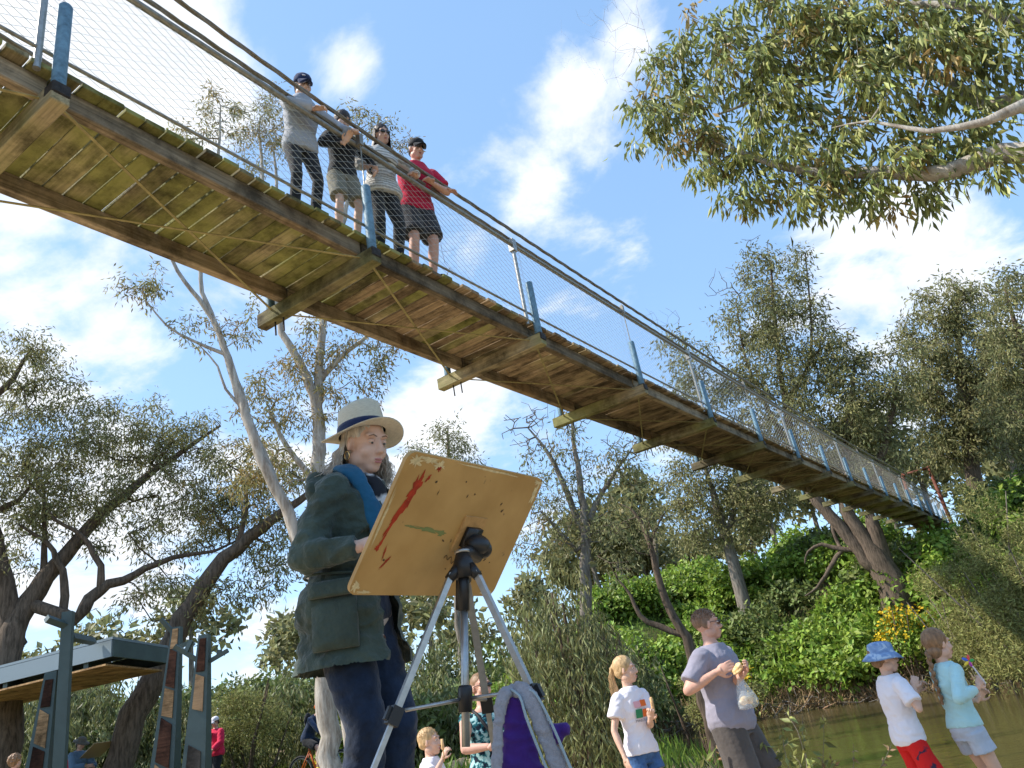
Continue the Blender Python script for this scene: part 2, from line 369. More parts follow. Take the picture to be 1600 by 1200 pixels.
# shared piece meshes: x is the long axis
NPL = 18; PW = BS/NPL
plank_me = [bevel_box('plank', (1.36, PW-.010-.004*k, .042), .005) for k in range(3)]
for k, me in enumerate(plank_me): me.materials.append(W_bounce)
plank_dry = [me.copy() for me in plank_me]
for me in plank_dry: me.materials.clear(); me.materials.append(W_dry)
beam_me = bevel_box('crossbeam', (BW+.14, .115, .15), .008); beam_me.materials.append(W_beam)
string_me = bevel_box('stringer', (BS-.02, .085, .15), .008); string_me.materials.append(W_string)
rest = MB()
Z3 = np.array([0, 0, 1.])
for i in range(I0, I1):
    a, b_ = bp(i), bp(i+1); d = unit(b_-a); n = unit(np.cross(d, bv)*-1)
    if n[2] < 0: n = -n
    for k in range(NPL):
        c = a+(b_-a)*((k+.5)/NPL)+bv*(.70+random.uniform(-.015, .015))+Z3*(.247+random.uniform(-.004, .004))
        tw = random.uniform(-.008, .008)
        xx = unit(bv+d*tw); yy = unit(np.cross(n, xx)); nn = np.cross(xx, yy)
        if -1 <= i < 11:
            me = (plank_me if (i < 1 or (i < 2 and random.random() < .5)) else plank_dry)[random.randrange(3)]
            bob('plank', me, None, frame(c, xx, yy, nn))
        else: rest.box(c, (1.36, PW-.012, .042), (xx, yy, nn))
    for v in (.15, 1.17):
        c = (a+b_)/2+bv*(v+random.uniform(-.01, .01))+Z3*.149
        bob('stringer', string_me, None, frame(c, d, -bv, np.cross(d, -bv)))
    # flat steel cross braces under the deck
    for (v0, v1) in ((.06, 1.33), (1.33, .06)):
        m_ = MB(); p, q = a+bv*v0+Z3*.03, b_+bv*v1+Z3*.03; dd = unit(q-p); ss = unit(np.cross(dd, Z3))
        off = .008 if v0 < .5 else -.004
        m_.box((p+q)/2+Z3*off, (np.linalg.norm(q-p), .022, .006), (dd, ss, np.cross(dd, ss)))
        o = m_.build('cross_brace', W_string if False else mat('brace_steel', (.30, .26, .12), .7, .3, .2, .3, 12), None)
        o.data.transform(Matrix.Translation(-BO)); o.parent = bridge
o = rest.build('plank_run', W_dry, None, kind='stuff'); o.data.transform(Matrix.Translation(-BO)); o.parent = bridge
post_me = MB(); post_me.tube([(0, 0, 0), (0, 0, .05), (0, 0, .72), (0, 0, .735)], [.044, .044, .044, .036], 14); post_me = post_me.mesh('blue_post', True); post_me.materials.append(M_blue)
shoe_me = bevel_box('post_shoe', (.115, .12, .10), .012); shoe_me.materials.append(M_dark)
gpost_me = MB(); gpost_me.tube([(0, 0, .2), (0, 0, 1.36)], .024, 10); gpost_me.box((0, 0, 1.30), (.085, .07, .17)); gpost_me = gpost_me.mesh('rail_post', False); gpost_me.materials.append(M_galv)
rod_me = MB(); rod_me.tube([(0, 0, .7), (0, 0, 1.42)], .007, 6); rod_me.box((0, 0, 1.33), (.05, .045, .13)); rod_me = rod_me.mesh('suspender_rod'); rod_me.materials.append(M_rail)
bolt_me = MB(); bolt_me.tube([(0, 0, -.16), (0, 0, .02)], .009, 6); bolt_me = bolt_me.mesh('hanger_bolt'); bolt_me.materials.append(M_dark)
for i in range(I0, I1+1):
    c = bp(i); nx_ = bp(min(i+1, I1)); pv = bp(max(i-1, I0)); d = unit(nx_-pv)
    bob('crossbeam', beam_me, None, frame(c+bv*(BW/2-.0)+Z3*0, bv, -d, unit(np.cross(bv, -d))))
    for side, v in ((0, -.02), (1, 1.38)):
        q = c+bv*v+Z3*.02
        bob('blue_post', post_me, None, frame(q+Z3*.03, d, bv, Z3))
        bob('post_shoe', shoe_me, None, frame(q+Z3*.01+d*.0, d, bv, Z3))
        if i % 2 == 0: bob('rail_post', gpost_me, None, frame(c+bv*(v+(.06 if side == 0 else -.06))-d*.11, d, bv, Z3))
        else: bob('suspender_rod', rod_me, None, frame(c+bv*v-d*.01, d, bv, Z3))
    for e in (.1, .22): bob('hanger_bolt', bolt_me, None, frame(c+bv*(1.42-e)-Z3*.06, d, bv, Z3))
# rails, bottom rails and twisted cables of each side
def cable_h(i):
    """height of the main cable above the beam: hugging the rail mid span, climbing to the towers"""
    return 1.47+.030*max(0, 1.2-i)**2*3.2+.0045*max(0, i-7)**2.3*.55
for side, v in ((0, .035), (1, 1.325)):
    grp = 'near' if side == 0 else 'far'
    m1 = MB(); m1.tube([bp(i, v, 1.30)-BO for i in np.arange(I0, I1+.01, .5)], .027, 8); m1.build('hand_rail', M_rail, bridge, True)
    m2 = MB(); m2.tube([bp(i, v, .37)-BO for i in np.arange(I0, I1+.01, .5)], .014, 6); m2.build('bottom_rail', M_rail, bridge, True)
    for k, (dv, f) in enumerate(((-.05, 1.0), (.05, .42))):
        pts = [bp(i, v+dv, 1.40+(cable_h(i)-1.40)*f)-BO for i in np.arange(I0, I1+.01, .25)]
        # three strands twisted round each other
        for s_ in range(3):
            hel = []
            for j in range((len(pts)-1)*5+1):
                t = j/5; a = int(min(t, len(pts)-2)); p = pts[a]*(1-(t-a))+pts[a+1]*(t-a)
                ang = t*4.2+s_*2.094
                hel.append(p+.0105*(math.cos(ang)*bv+math.sin(ang)*Z3))
            if s_ == 0: mc = MB()
            mc.tube(hel, .0125, 5)
        mc.build('main_cable', M_cable, bridge, True)
# wire mesh panels (woven zigzag wires), one per bay and side
def fence_mesh():
    pitch = .075; H0, H1 = .31, 1.29; rows = int((H1-H0)/(pitch/2)); cols = int(BS/pitch)
    V = []; F = []; r = .0017
    rng = random.Random(3)
    for c in range(cols+1):
        for k in range(rows+1):
            x = c*pitch+(pitch/2 if (k+c) % 2 else -pitch/2)*.97-BS/2+.02; z = H0+k*(H1-H0)/rows
            x += rng.uniform(-.003, .003)
            yy = .002*(1 if k % 2 else -1)
            n = len(V)
            V += [(x-r, yy-r, z), (x+r, yy-r, z), (x, yy+r*1.2, z)]
            if k:
                for q in range(3): F.append((n-3+q, n-3+(q+1) % 3, n+(q+1) % 3, n+q))
    return mesh_np('wire_mesh', np.array(V), np.array(F))
fm = fence_mesh(); fm.materials.append(M_wire)
for i in range(I0, I1):
    a, b_ = bp(i), bp(i+1); d = (b_-a)/BS; 
    for v in (.035, 1.325):
        bob('wire_mesh', fm, None, frame((a+b_)/2+bv*v, d, bv, Z3), kind='stuff')
# end frames: rusty steel portal at the far bank, timber trestle under the near end
def portal(i, v_in, name, m, top, r):
    mb = MB()
    for v in (-.12, BW+.12):
        mb.tube([bp(i, v, -1.2)-BO, bp(i, v*.8+.12, top)-BO], [r, r*.8], 8)
    mb.tube([bp(i, 0, top-.1)-BO, bp(i, BW, top-.1)-BO], r*.7, 8)
    mb.build(name, m, bridge, True)
M_rust = mat('rusty_red_steel', (.16, .055, .035), .7, .3, .2, .35, 7)
portal(16.6, 0, 'portal_frame', M_rust, 3.4, .11)
portal(-1.95, 0, 'portal_frame', M_rust, 3.0, .11)
# ------------------------------------------------------------------ foliage tools
def rnd_unit(n, rng=RNG):
    v = rng.normal(size=(n, 3)); return v/np.linalg.norm(v, axis=1)[:, None]
def leaf_arrays(P, D, ln, wr, nrm=None, rng=RNG):
    """diamond leaves: base P, long axis D, length ln, width ratio wr"""
    n = len(P); D = D/np.linalg.norm(D, axis=1)[:, None]
    q = rnd_unit(n, rng) if nrm is None else nrm
    S = np.cross(D, q); S /= np.linalg.norm(S, axis=1)[:, None]+1e-9
    T = np.cross(S, D)
    ln = np.asarray(ln)[:, None]
    mid = P+D*ln*.42+T*ln*.05
    V = np.stack([P, mid+S*ln*wr*.5, P+D*ln-T*ln*.06, mid-S*ln*wr*.5], 1).reshape(-1, 3)
    return V, np.arange(4*n).reshape(n, 4)
def cat_vf(parts):
    Vs, Fs, n = [], [], 0
    for V, F in parts: Vs.append(V); Fs.append(F+n); n += len(V)
    return np.concatenate(Vs), np.concatenate(Fs)
def clump_leaves(cent, n, sig, ln, wr, droop=.6, rng=RNG, flat=.8):
    """n leaves round each centre, hanging more or less"""
    cent = np.asarray(cent); k = len(cent)
    off = rng.normal(size=(k*n, 3))*np.array([1, 1, flat])*sig
    P = np.repeat(cent, n, 0)+off
    D = rnd_unit(k*n, rng)*(1-droop*.6)+np.array([0, 0, -1])*droop+off/(sig*4)
    return leaf_arrays(P, D, ln*rng.uniform(.65, 1.25, k*n), wr, rng=rng)
def seg_tubes(A, B, ra, rb, ns=5):
    A = np.asarray(A); B = np.asarray(B); D = B-A; L = np.linalg.norm(D, axis=1)[:, None]+1e-9; D = D/L
    up = np.where(np.abs(D[:, 2:3]) < .9, np.array([[0, 0, 1.]]), np.array([[1., 0, 0]]))
    a = np.cross(D, up); a /= np.linalg.norm(a, axis=1)[:, None]; b = np.cross(a, D)
    t = np.arange(ns)*2*math.pi/ns
    ring = np.cos(t)[None, :, None]*a[:, None, :]+np.sin(t)[None, :, None]*b[:, None, :]
    V = np.concatenate([A[:, None]+ring*np.asarray(ra)[:, None, None], B[:, None]+ring*np.asarray(rb)[:, None, None]], 1).reshape(-1, 3)
    k = np.arange(ns); base = (np.arange(len(A))*2*ns)[:, None, None]
    F = np.stack([k, (k+1) % ns, (k+1) % ns+ns, k+ns], -1)[None]+base
    return V, F.reshape(-1, 4)
def smooth_poly(pts, step):
    """Catmull-Rom through pts (Vector, r) resampled"""
    P = [np.array(list(p)) for p, r in pts]; Rr = [r for p, r in pts]
    P = [2*P[0]-P[1]]+P+[2*P[-1]-P[-2]]; Rr = [Rr[0]]+Rr+[Rr[-1]]
    out = []
    for i in range(1, len(P)-2):
        n = max(2, int(np.linalg.norm(P[i+1]-P[i])/step))
        for k in range(n):
            t = k/n; a, b, c, d = P[i-1:i+3]
            q = .5*((2*b)+(-a+c)*t+(2*a-5*b+4*c-d)*t*t+(-a+3*b-3*c+d)*t**3)
            out.append((q, Rr[i]*(1-t)+Rr[i+1]*t))
    out.append((P[-2], Rr[-2])); return out
def grow_tree(limbs, att, step=.35, tip=.008, seed=0, jit=.03, bend=.25):
    rng = np.random.default_rng(seed)
    pos, par, rad = [], [], []
    for li, limb in enumerate(limbs):
        s = smooth_poly(limb, step); prev = -1
        if li:
            q = np.array(pos); prev = int(np.argmin(((q-s[0][0])**2).sum(1)))
        for k, (p, r) in enumerate(s):
            pos.append(p+rng.normal(size=3)*jit*min(1, r*6)); par.append(prev); rad.append(r); prev = len(pos)-1
    nl = len(pos)
    lens = []; k0 = 0
    for limb in limbs:
        n_ = len(smooth_poly(limb, step)); lens.append((k0, k0+n_)); k0 += n_
    att = np.asarray(att)
    if len(att):
        base = np.array(pos)
        dist = np.sqrt(((att[:, None]-base[None])**2).sum(2)).min(1)
        order = np.argsort(dist)
        buf = np.zeros((nl+len(att)*40, 3)); buf[:nl] = base; n = nl
        for a in order:
            t = att[a]; dv = t-buf[:n]; d = np.sqrt((dv**2).sum(1)); d = d+np.maximum(0, -dv[:, 2])*.35
            j = int(np.argmin(d)); p0 = buf[j].copy(); L = np.linalg.norm(t-p0)
            if L < 1e-3: continue
            pd = p0-buf[par[j]] if par[j] >= 0 else np.array([0, 0, 1.]); pd = pd/(np.linalg.norm(pd)+1e-9)
            c = p0+pd*L*bend+np.array([0, 0, L*.10])+(t-p0)*.3+rng.normal(size=3)*L*.05
            m = max(1, min(30, int(L/step))); prev = j
            for k in range(1, m+1):
                u = k/m; q = (1-u)**2*p0+2*u*(1-u)*c+u*u*t+rng.normal(size=3)*step*.05
                if n >= len(buf): break
                buf[n] = q; par.append(prev); rad.append(0); prev = n; n += 1
        pos = buf[:n]
    else: pos = np.array(pos); n = nl
    acc = np.zeros(n); has = np.zeros(n, bool)
    par = np.array(par); rad = np.array(rad, float)
    for i in range(n-1, -1, -1):
        if not has[i]: acc[i] = tip**2.1
        if par[i] >= 0: acc[par[i]] += acc[i]; has[par[i]] = True
    rr = acc**(1/2.1)
    rr[:nl] = np.where(rad[:nl] > 0, rad[:nl], rr[:nl])
    rr = np.minimum(rr, max(rad[:nl].max(), tip))
    for i in range(nl, n): rr[i] = min(rr[i], rr[par[i]]*.85)
    parts = []
    for li, (a, b) in enumerate(lens):
        ids = list(range(a, b))
        if li and par[a] >= 0: ids = [par[a]]+ids
        q = pos[ids]; r_ = rr[ids].copy()
        if li: r_[0] = r_[1]
        ns = 12 if r_.max() > .05 else 6
        tt = np.zeros_like(q); tt[1:-1] = q[2:]-q[:-2]; tt[0] = q[1]-q[0]; tt[-1] = q[-1]-q[-2]; tt /= np.linalg.norm(tt, axis=1)[:, None]+1e-9
        up = np.array([.3, .9, .1]); rings = []
        th = np.arange(ns)*2*math.pi/ns
        for k in range(len(q)):
            s_ = np.cross(tt[k], up); s_ /= np.linalg.norm(s_)+1e-9; up = np.cross(s_, tt[k])
            lump = 1+.07*np.sin(th*2+k*.35+li)+.05*np.sin(th*3-k*.6)
            rings.append(q[k]+(r_[k]*lump)[:, None]*(np.cos(th)[:, None]*s_+np.sin(th)[:, None]*up))
        kk = np.arange(ns); fs = np.stack([kk, (kk+1) % ns, (kk+1) % ns+ns, kk+ns], -1)
        parts.append((np.concatenate(rings), np.concatenate([fs+ns*k for k in range(len(q)-1)])))
    iB = np.arange(nl, n); iA = par[nl:n]
    if len(iB):
        ra = np.minimum(rr[iA], rr[iB]*1.35); rb = rr[iB]
        parts.append(seg_tubes(pos[iA], pos[iB], ra, rb*1.02, 4))
    V, F = cat_vf(parts)
    return V, F, pos, rr
def bark(name, col, col2, streak=.5, scale=2.2):
    m = bpy.data.materials.new(name); m.use_nodes = True; t = m.node_tree; L = t.links.new; b = t.nodes['Principled BSDF']
    b.inputs['Roughness'].default_value = .85; b.inputs['Specular IOR Level'].default_value = .15
    tcn = N(t, 'ShaderNodeTexCoord'); mp = N(t, 'ShaderNodeMapping'); mp.inputs['Scale'].default_value = (6, 6, .9); L(tcn.outputs['Object'], mp.inputs[0])
    n1 = N(t, 'ShaderNodeTexNoise'); n1.inputs['Scale'].default_value = scale; n1.inputs['Detail'].default_value = 8; n1.inputs['Roughness'].default_value = .7; L(mp.outputs[0], n1.inputs['Vector'])
    r = N(t, 'ShaderNodeValToRGB'); e = r.color_ramp.elements; e[0].position = .36; e[0].color = (*col2, 1); e[1].position = .60; e[1].color = (*col, 1); L(n1.outputs['Fac'], r.inputs[0])
    L(r.outputs[0], b.inputs['Base Color'])
    bp_ = N(t, 'ShaderNodeBump'); bp_.inputs['Strength'].default_value = .9; bp_.inputs['Distance'].default_value = .03; L(n1.outputs['Fac'], bp_.inputs['Height']); L(bp_.outputs[0], b.inputs['Normal'])
    return m
B_white = bark('pale_gum_bark', (.50, .46, .40), (.24, .20, .16))
B_brown = bark('brown_bark', (.17, .125, .09), (.06, .045, .032), scale=3)
B_grey = bark('grey_bark', (.27, .235, .19), (.10, .08, .062))
B_strip = bark('stripped_trunk', (.42, .31, .19), (.20, .13, .075))
L_gum = mat('gum_leaf', (.27, .26, .105), .5, .3, trans=.4, island=.55)
L_gumd = mat('dark_gum_leaf', (.24, .24, .10), .5, .3, trans=.4, island=.55)
L_gold = mat('golden_gum_leaf', (.34, .26, .085), .5, .4, trans=.25, island=.5)
L_near = mat('near_gum_leaf', (.28, .31, .10), .45, .3, trans=.25, island=.6)
L_green = mat('bright_shrub_leaf', (.215, .32, .045), .5, .35, trans=.3, island=.5)
L_mid = mat('olive_scrub_leaf', (.15, .19, .055), .55, .3, trans=.25, island=.55)
L_wattle = mat('wattle_leaf', (.27, .275, .09), .6, .25, trans=.3, island=.65)
L_droop = mat('weeping_leaf', (.20, .215, .085), .5, .35, trans=.25, island=.6)
L_yel = mat('yellow_flower', (.62, .42, .02), .6, .2, trans=.2, island=.3)
L_dry = mat('dry_reed', (.27, .19, .10), .8, .15, island=.5)
L_grass = mat('grass_blade', (.13, .21, .03), .6, .25, trans=.3, island=.45)

def crown_points(specs, dens, seed):
    """specs: (px, py, dist, radius_m[, squash]) -> cluster centres spread through lumpy volumes"""
    rng = np.random.default_rng(seed); out = []
    for s in specs:
        c = np.array(list(at(s[0], s[1], s[2]))); r = s[3]; sq = s[4] if len(s) > 4 else .8
        n = max(3, int(.95*dens*r*r*r**.3))
        u = rnd_unit(n, rng)*(rng.uniform(.25, 1, n)**.5)[:, None]*r*np.array([1, 1, sq])
        out.append(c+u)
    return np.concatenate(out)
def tree(name, label, limbs, crowns, barkm, leafm, seed, dens=28, per=34, sig=.22, ln=.13, wr=.24, droop=.6, step=.35, tip=.008, bare=(), group=None, base=None, leafm2=None, frac2=0.3, grow_jit=.03):
    L3 = [[(at(p[0], p[1], p[2]), p[3]) for p in limb] for limb in limbs]
    if base is not None:      # run the trunk down into the ground
        p0 = L3[0][0][0]; b = Vector(base) if len(base) == 3 else Vector((base[0], base[1], gz(*base)-.2)); L3[0].insert(0, (b, L3[0][0][1]*1.15))
    else:
        p0, r0 = L3[0][0]; g = gz(p0.x, p0.y)
        if p0.z > g+.1: L3[0].insert(0, (Vector((p0.x, p0.y, g-.2)), r0*1.2))
    att = crown_points(crowns, dens, seed); np.random.default_rng(seed+9).shuffle(att)
    full = att; tip = tip*1.2
    if len(bare): full = np.concatenate([att, crown_points(bare, dens*2.6, seed+5)])
    V, F, pos, rr = grow_tree(L3, full, step, tip, seed, grow_jit)
    o = empty(name, label, 'tree', tuple(L3[0][0][0]), group=group)
    T = np.array(list(o.location))
    ob('trunk', mesh_np('trunk', V-T, F, True), barkm, o)
    rng = np.random.default_rng(seed+1)
    LV, LF = clump_leaves(att, int(per*1.45)//2*2, sig*.74, ln, wr, droop, rng)
    # some leaves along the thinner twigs
    if leafm2 is not None:
        k = int(len(LF)*(1-frac2)); k -= k % 2
        ob('crown', mesh_np('crown', LV[:k*4]-T, LF[:k]), leafm, o, kind='stuff')
        ob('crown', mesh_np('crown', LV[k*4:]-T, LF[k:]-k*4), leafm2, o, kind='stuff')
    else: ob('crown', mesh_np('crown', LV-T, LF), leafm, o, kind='stuff')
    return o

# ------------------------------------------------------------------ gums behind the bridge
d = 12.5
tree('gum_tree', 'pale smooth-barked gum with leaning white stems, behind the painter and under the bridge',
     [[(552, 1230, d, 0.095), (540, 1060, d, 0.09), (510, 950, d, 0.09), (474, 880, d, 0.095), (450, 800, d, 0.085), (415, 735, d, 0.082), (385, 650, d, 0.075), (352, 545, d, 0.058), (333, 500, d, 0.048), (300, 455, d, 0.037), (277, 423, d, 0.031), (255, 370, d, 0.020)],
      [(378, 640, d, 0.054), (360, 575, d, 0.048), (330, 490, d, 0.041), (313, 437, d, 0.037), (325, 340, d, 0.034), (340, 255, d, 0.029), (345, 165, d, 0.014)],
      [(348, 553, d, 0.034), (300, 532, d, 0.024), (260, 508, d, 0.020), (228, 470, d, 0.012)],
      [(380, 640, d, 0.031), (352, 608, d, 0.024), (340, 572, d, 0.019), (312, 540, d, 0.011)],
      [(462, 850, d, 0.068), (440, 780, d+.2, 0.058), (413, 707, d+.2, 0.051), (400, 690, d+.1, 0.041)]],
     [(222, 443, d, .42), (225, 460, d, .3), (308, 515, d, .38), (378, 515, d, .35), (345, 165, d, .48), (320, 190, d, .32), (300, 220, d, .4), (360, 200, d, .2), (275, 210, d, .25), (395, 480, d, .25)],
     B_white, L_gum, 11, dens=95, per=22, sig=.11, ln=.11, tip=.006, step=.2, leafm2=L_gold, frac2=.25)
d = 14.5
tree('gum_tree', 'forked gum with golden leaves behind the painter, rising past the bridge people',
     [[(505, 1000, d, .15), (499, 800, d, .13), (495, 645, d, .115), (470, 570, d, .085), (441, 520, d, .07), (425, 430, d, .055), (412, 300, d, .045), (405, 190, d, .02)],
      [(495, 645, d, .09), (500, 560, d, .08), (507, 490, d, .07), (522, 420, d, .055), (545, 300, d, .045), (556, 200, d, .02)],
      [(498, 600, d, .06), (530, 560, d, .05), (580, 520, d, .035), (625, 470, d, .02)],
      [(430, 450, d, .045), (432, 300, d, .035), (428, 230, d, .018)],
      [(497, 760, d, .07), (450, 700, d, .05), (420, 640, d, .03)]],
     [(440, 590, d, .7), (410, 640, d, .5), (500, 555, d, .55), (560, 560, d, .6), (600, 545, d, .4), (460, 660, d, .6), (480, 520, d, .4), (590, 600, d, .4), (405, 195, d, .6), (430, 215, d, .55), (395, 250, d, .45), (440, 160, d, .5),
      (555, 195, d, .5), (600, 205, d, .5), (625, 230, d, .35), (440, 740, d, .6), (400, 720, d, .5), (540, 620, d, .5), (375, 760, d, .5)],
     B_white, L_gold, 12, dens=60, per=26, sig=.15, ln=.12, tip=.006, step=.22, bare=[(690, 420, d, .35), (700, 380, d, .25)], leafm2=L_gum, frac2=.55)
d = 20.5
tree('gum_tree', 'big spreading gum with several leaning limbs at the left edge beyond the shelter',
     [[(8, 1190, d, 0.281), (10, 1040, d, 0.255), (30, 964, d, 0.238), (69, 904, d, 0.204), (99, 868, d, 0.178), (144, 820, d, 0.145), (210, 760, d, 0.102), (288, 703, d, 0.060), (345, 665, d, 0.030)],
      [(20, 1010, d, 0.221), (5, 900, d, 0.187), (-25, 760, d, 0.153), (-30, 650, d, 0.102), (20, 590, d, 0.060), (50, 545, d, 0.030)],
      [(120, 968, d-.6, 0.136), (141, 937, d-.5, 0.127), (156, 922, d-.5, 0.119), (192, 907, d-.5, 0.102), (228, 889, d-.5, 0.085), (270, 871, d-.4, 0.064), (335, 860, d-.4, 0.038), (380, 840, d-.4, 0.017)],
      [(156, 922, d-.5, 0.085), (156, 886, d-.5, 0.073), (141, 853, d-.5, 0.064), (117, 829, d-.5, 0.051), (84, 811, d-.5, 0.038), (68, 780, d-.5, 0.017)],
      [(99, 955, d-.3, 0.094), (103, 910, d-.3, 0.085), (90, 874, d-.3, 0.073), (72, 847, d-.3, 0.051), (30, 820, d-.3, 0.025)],
      [(69, 904, d, 0.085), (70, 830, d, 0.060), (68, 760, d, 0.034)],
      [(-10, 800, d, 0.085), (30, 780, d, 0.051), (60, 745, d, 0.025)]],
     [(30, 545, d, 0.862, .6), (75, 560, d, 0.575, .6), (10, 600, d, 1.035, .6), (90, 620, d, 0.920, .6), (40, 680, d, 1.265), (110, 690, d, 1.150), (180, 690, d, 1.265), (240, 680, d, 1.035, .6), (300, 690, d, 0.920, .5), (150, 750, d, 1.265), (60, 770, d, 1.150), (230, 740, d, 1.), (300, 760, d, 1.150), (-10, 740, d, 1.380),
      (200, 820, d, 1.035), (270, 830, d, 1.035), (330, 800, d, 0.920), (30, 850, d, 0.920), (350, 850, d, 0.805), (150, 630, d, 0.575, .5), (320, 660, d, 0.460), (240, 640, d, 0.517, .5), (250, 900, d, 0.690), (100, 790, d, 0.920)],
     B_brown, L_gumd, 13, dens=26, per=36, sig=.2, ln=.14, tip=.008, step=.3, leafm2=L_gum, frac2=.4)
d = 19.5
tree('gum_tree', 'thick dark brown trunk leaning to the right behind the shelter posts',
     [[(170, 1240, d, 0.311), (200, 1150, d, 0.281), (240, 1060, d, 0.252), (285, 970, d, 0.215), (330, 900, d, 0.185), (370, 855, d, 0.163), (410, 825, d, 0.148), (445, 800, d, 0.118), (490, 765, d, 0.074)],
      [(370, 855, d, 0.074), (385, 790, d, 0.052), (380, 740, d, 0.026)]],
     [(380, 730, d, .9), (430, 750, d, .9), (330, 760, d, .8), (420, 810, d, .7), (370, 800, d, .9), (350, 940, d, .8), (400, 900, d, .9), (440, 870, d, .8), (470, 740, d, .6), (240, 930, d, .7)],
     B_brown, L_gum, 14, dens=26, per=34, sig=.22, ln=.15, tip=.009, leafm2=L_gold, frac2=.2)
d = 24
tree('gum_tree', 'thin-crowned gum with bare top twigs between the drawing board and the bridge',
     [[(915, 1060, d, .2), (914, 880, d, .17), (913, 812, d, .15), (909, 773, d, .11), (904, 739, d, .09), (896, 690, d, .06), (893, 650, d, .03)],
      [(908, 830, d, .11), (886, 773, d, .09), (867, 727, d, .075), (848, 697, d, .05), (825, 668, d, .025)],
      [(915, 825, d, .11), (928, 795, d, .09), (944, 766, d, .07), (963, 735, d, .05), (985, 705, d, .025)],
      [(900, 860, d, .08), (870, 825, d, .06), (845, 800, d, .03)]],
     [(850, 715, d, .7), (885, 690, d, .6), (905, 720, d, .6), (870, 760, d, .7), (960, 725, d, .8), (985, 750, d, .6), (930, 760, d, .5), (850, 800, d, .8), (890, 830, d, .8), (930, 830, d, .7), (840, 850, d, .9), (960, 790, d, .5), (985, 705, d, .5), (820, 760, d, .6)],
     B_grey, L_gumd, 15, dens=30, per=20, sig=.25, ln=.17, tip=.010, bare=[(825, 665, d, 1.0), (860, 650, d, .8), (970, 690, d, .8), (900, 650, d, .7)], leafm2=L_gold, frac2=.2)
d = 20
tree('gum_tree', 'slender dark forked sapling leaning left behind the man in grey',
     [[(1085, 1030, d, .13), (1062, 985, d, .11), (1040, 940, d, .10), (1025, 890, d, .085), (1015, 850, d, .07), (1005, 820, d, .055), (985, 795, d, .035)],
      [(1066, 992, d, .08), (1030, 980, d, .07), (1000, 962, d, .055), (985, 930, d, .04), (965, 905, d, .02)],
      [(1015, 850, d, .04), (1030, 815, d, .03), (1040, 800, d, .015)]],
     [(985, 800, d, .6), (1015, 810, d, .55), (1000, 840, d, .5), (965, 870, d, .6), (1040, 820, d, .45), (960, 820, d, .5)],
     B_brown, L_gumd, 16, dens=36, per=20, sig=.2, ln=.13, tip=.008)
d = 26
tree('gum_tree', 'small leafy gum top showing between the hat and the bridge',
     [[(720, 1000, d, .14), (712, 850, d, .12), (705, 760, d, .09), (700, 700, d, .05), (700, 665, d, .02)]],
     [(700, 680, d, .7), (715, 700, d, .6), (685, 715, d, .7), (725, 740, d, .8), (680, 760, d, .9), (740, 790, d, .9), (640, 700, d, .5), (700, 820, d, 1.2), (650, 800, d, 1.)], B_grey, L_gumd, 17, dens=30, per=32, sig=.22, ln=.16)
d = 38
tree('gum_tree', 'massive leaning many-stemmed gum on the far bank, crown above the bridge',
     [[(1396, 925, d, .62), (1375, 880, d, .5), (1356, 852, d, .36), (1337, 822, d, .32), (1322, 795, d, .3), (1320, 720, d, .22), (1330, 640, d, .14), (1335, 570, d, .06)],
      [(1385, 895, d, .4), (1382, 875, d, .34), (1369, 830, d, .3), (1362, 800, d, .27), (1375, 720, d, .2), (1395, 640, d, .1), (1400, 590, d, .05)],
      [(1365, 885, d, .36), (1345, 862, d, .32), (1322, 837, d, .3), (1296, 804, d, .28), (1270, 770, d, .26), (1245, 700, d, .2), (1225, 620, d, .15), (1212, 520, d, .1), (1205, 420, d, .05)],
      [(1352, 856, d, .14), (1315, 860, d, .12), (1285, 850, d, .09), (1262, 862, d, .06), (1258, 880, d, .03)],
      [(1315, 860, d, .12), (1300, 880, d, .11), (1290, 900, d, .09), (1277, 918, d, .07), (1258, 932, d, .03)],
      [(1313, 858, d, .09), (1302, 830, d, .08), (1298, 810, d, .06)],
      [(1250, 720, d, .14), (1200, 640, d, .1), (1165, 560, d, .06), (1150, 470, d, .03)],
      [(1225, 640, d, .12), (1265, 560, d, .08), (1265, 470, d, .05), (1258, 395, d, .02)]],
     [(1180, 420, d, 1.3), (1215, 440, d, 1.5), (1255, 400, d, .8), (1170, 500, d, 1.8), (1230, 510, d, 1.9), (1270, 480, d, 1.0), (1200, 570, d, 2.2), (1260, 570, d, 1.9), (1310, 560, d, 1.5), (1345, 590, d, 1.5), (1150, 600, d, 1.4), (1300, 630, d, 2.1), (1360, 650, d, 1.9), (1240, 650, d, 2.), (1190, 660, d, 1.6), (1400, 610, d, 1.4), (1330, 700, d, 1.8), (1390, 700, d, 1.4), (1280, 710, d, 1.5), (1410, 560, d, .9), (1080, 570, d, 1.4), (1050, 540, d, .9), (1100, 620, d, 1.5), (1060, 610, d, 1.2)],
     B_brown, L_gumd, 18, dens=7.5, per=48, sig=.40, ln=.25, wr=.3, step=.38, tip=.014, bare=[(1135, 440, d, 1.3), (1180, 385, d, .9), (1030, 500, d, 1.2), (1310, 520, d, .9)], leafm2=L_gum, frac2=.4)
d = 42
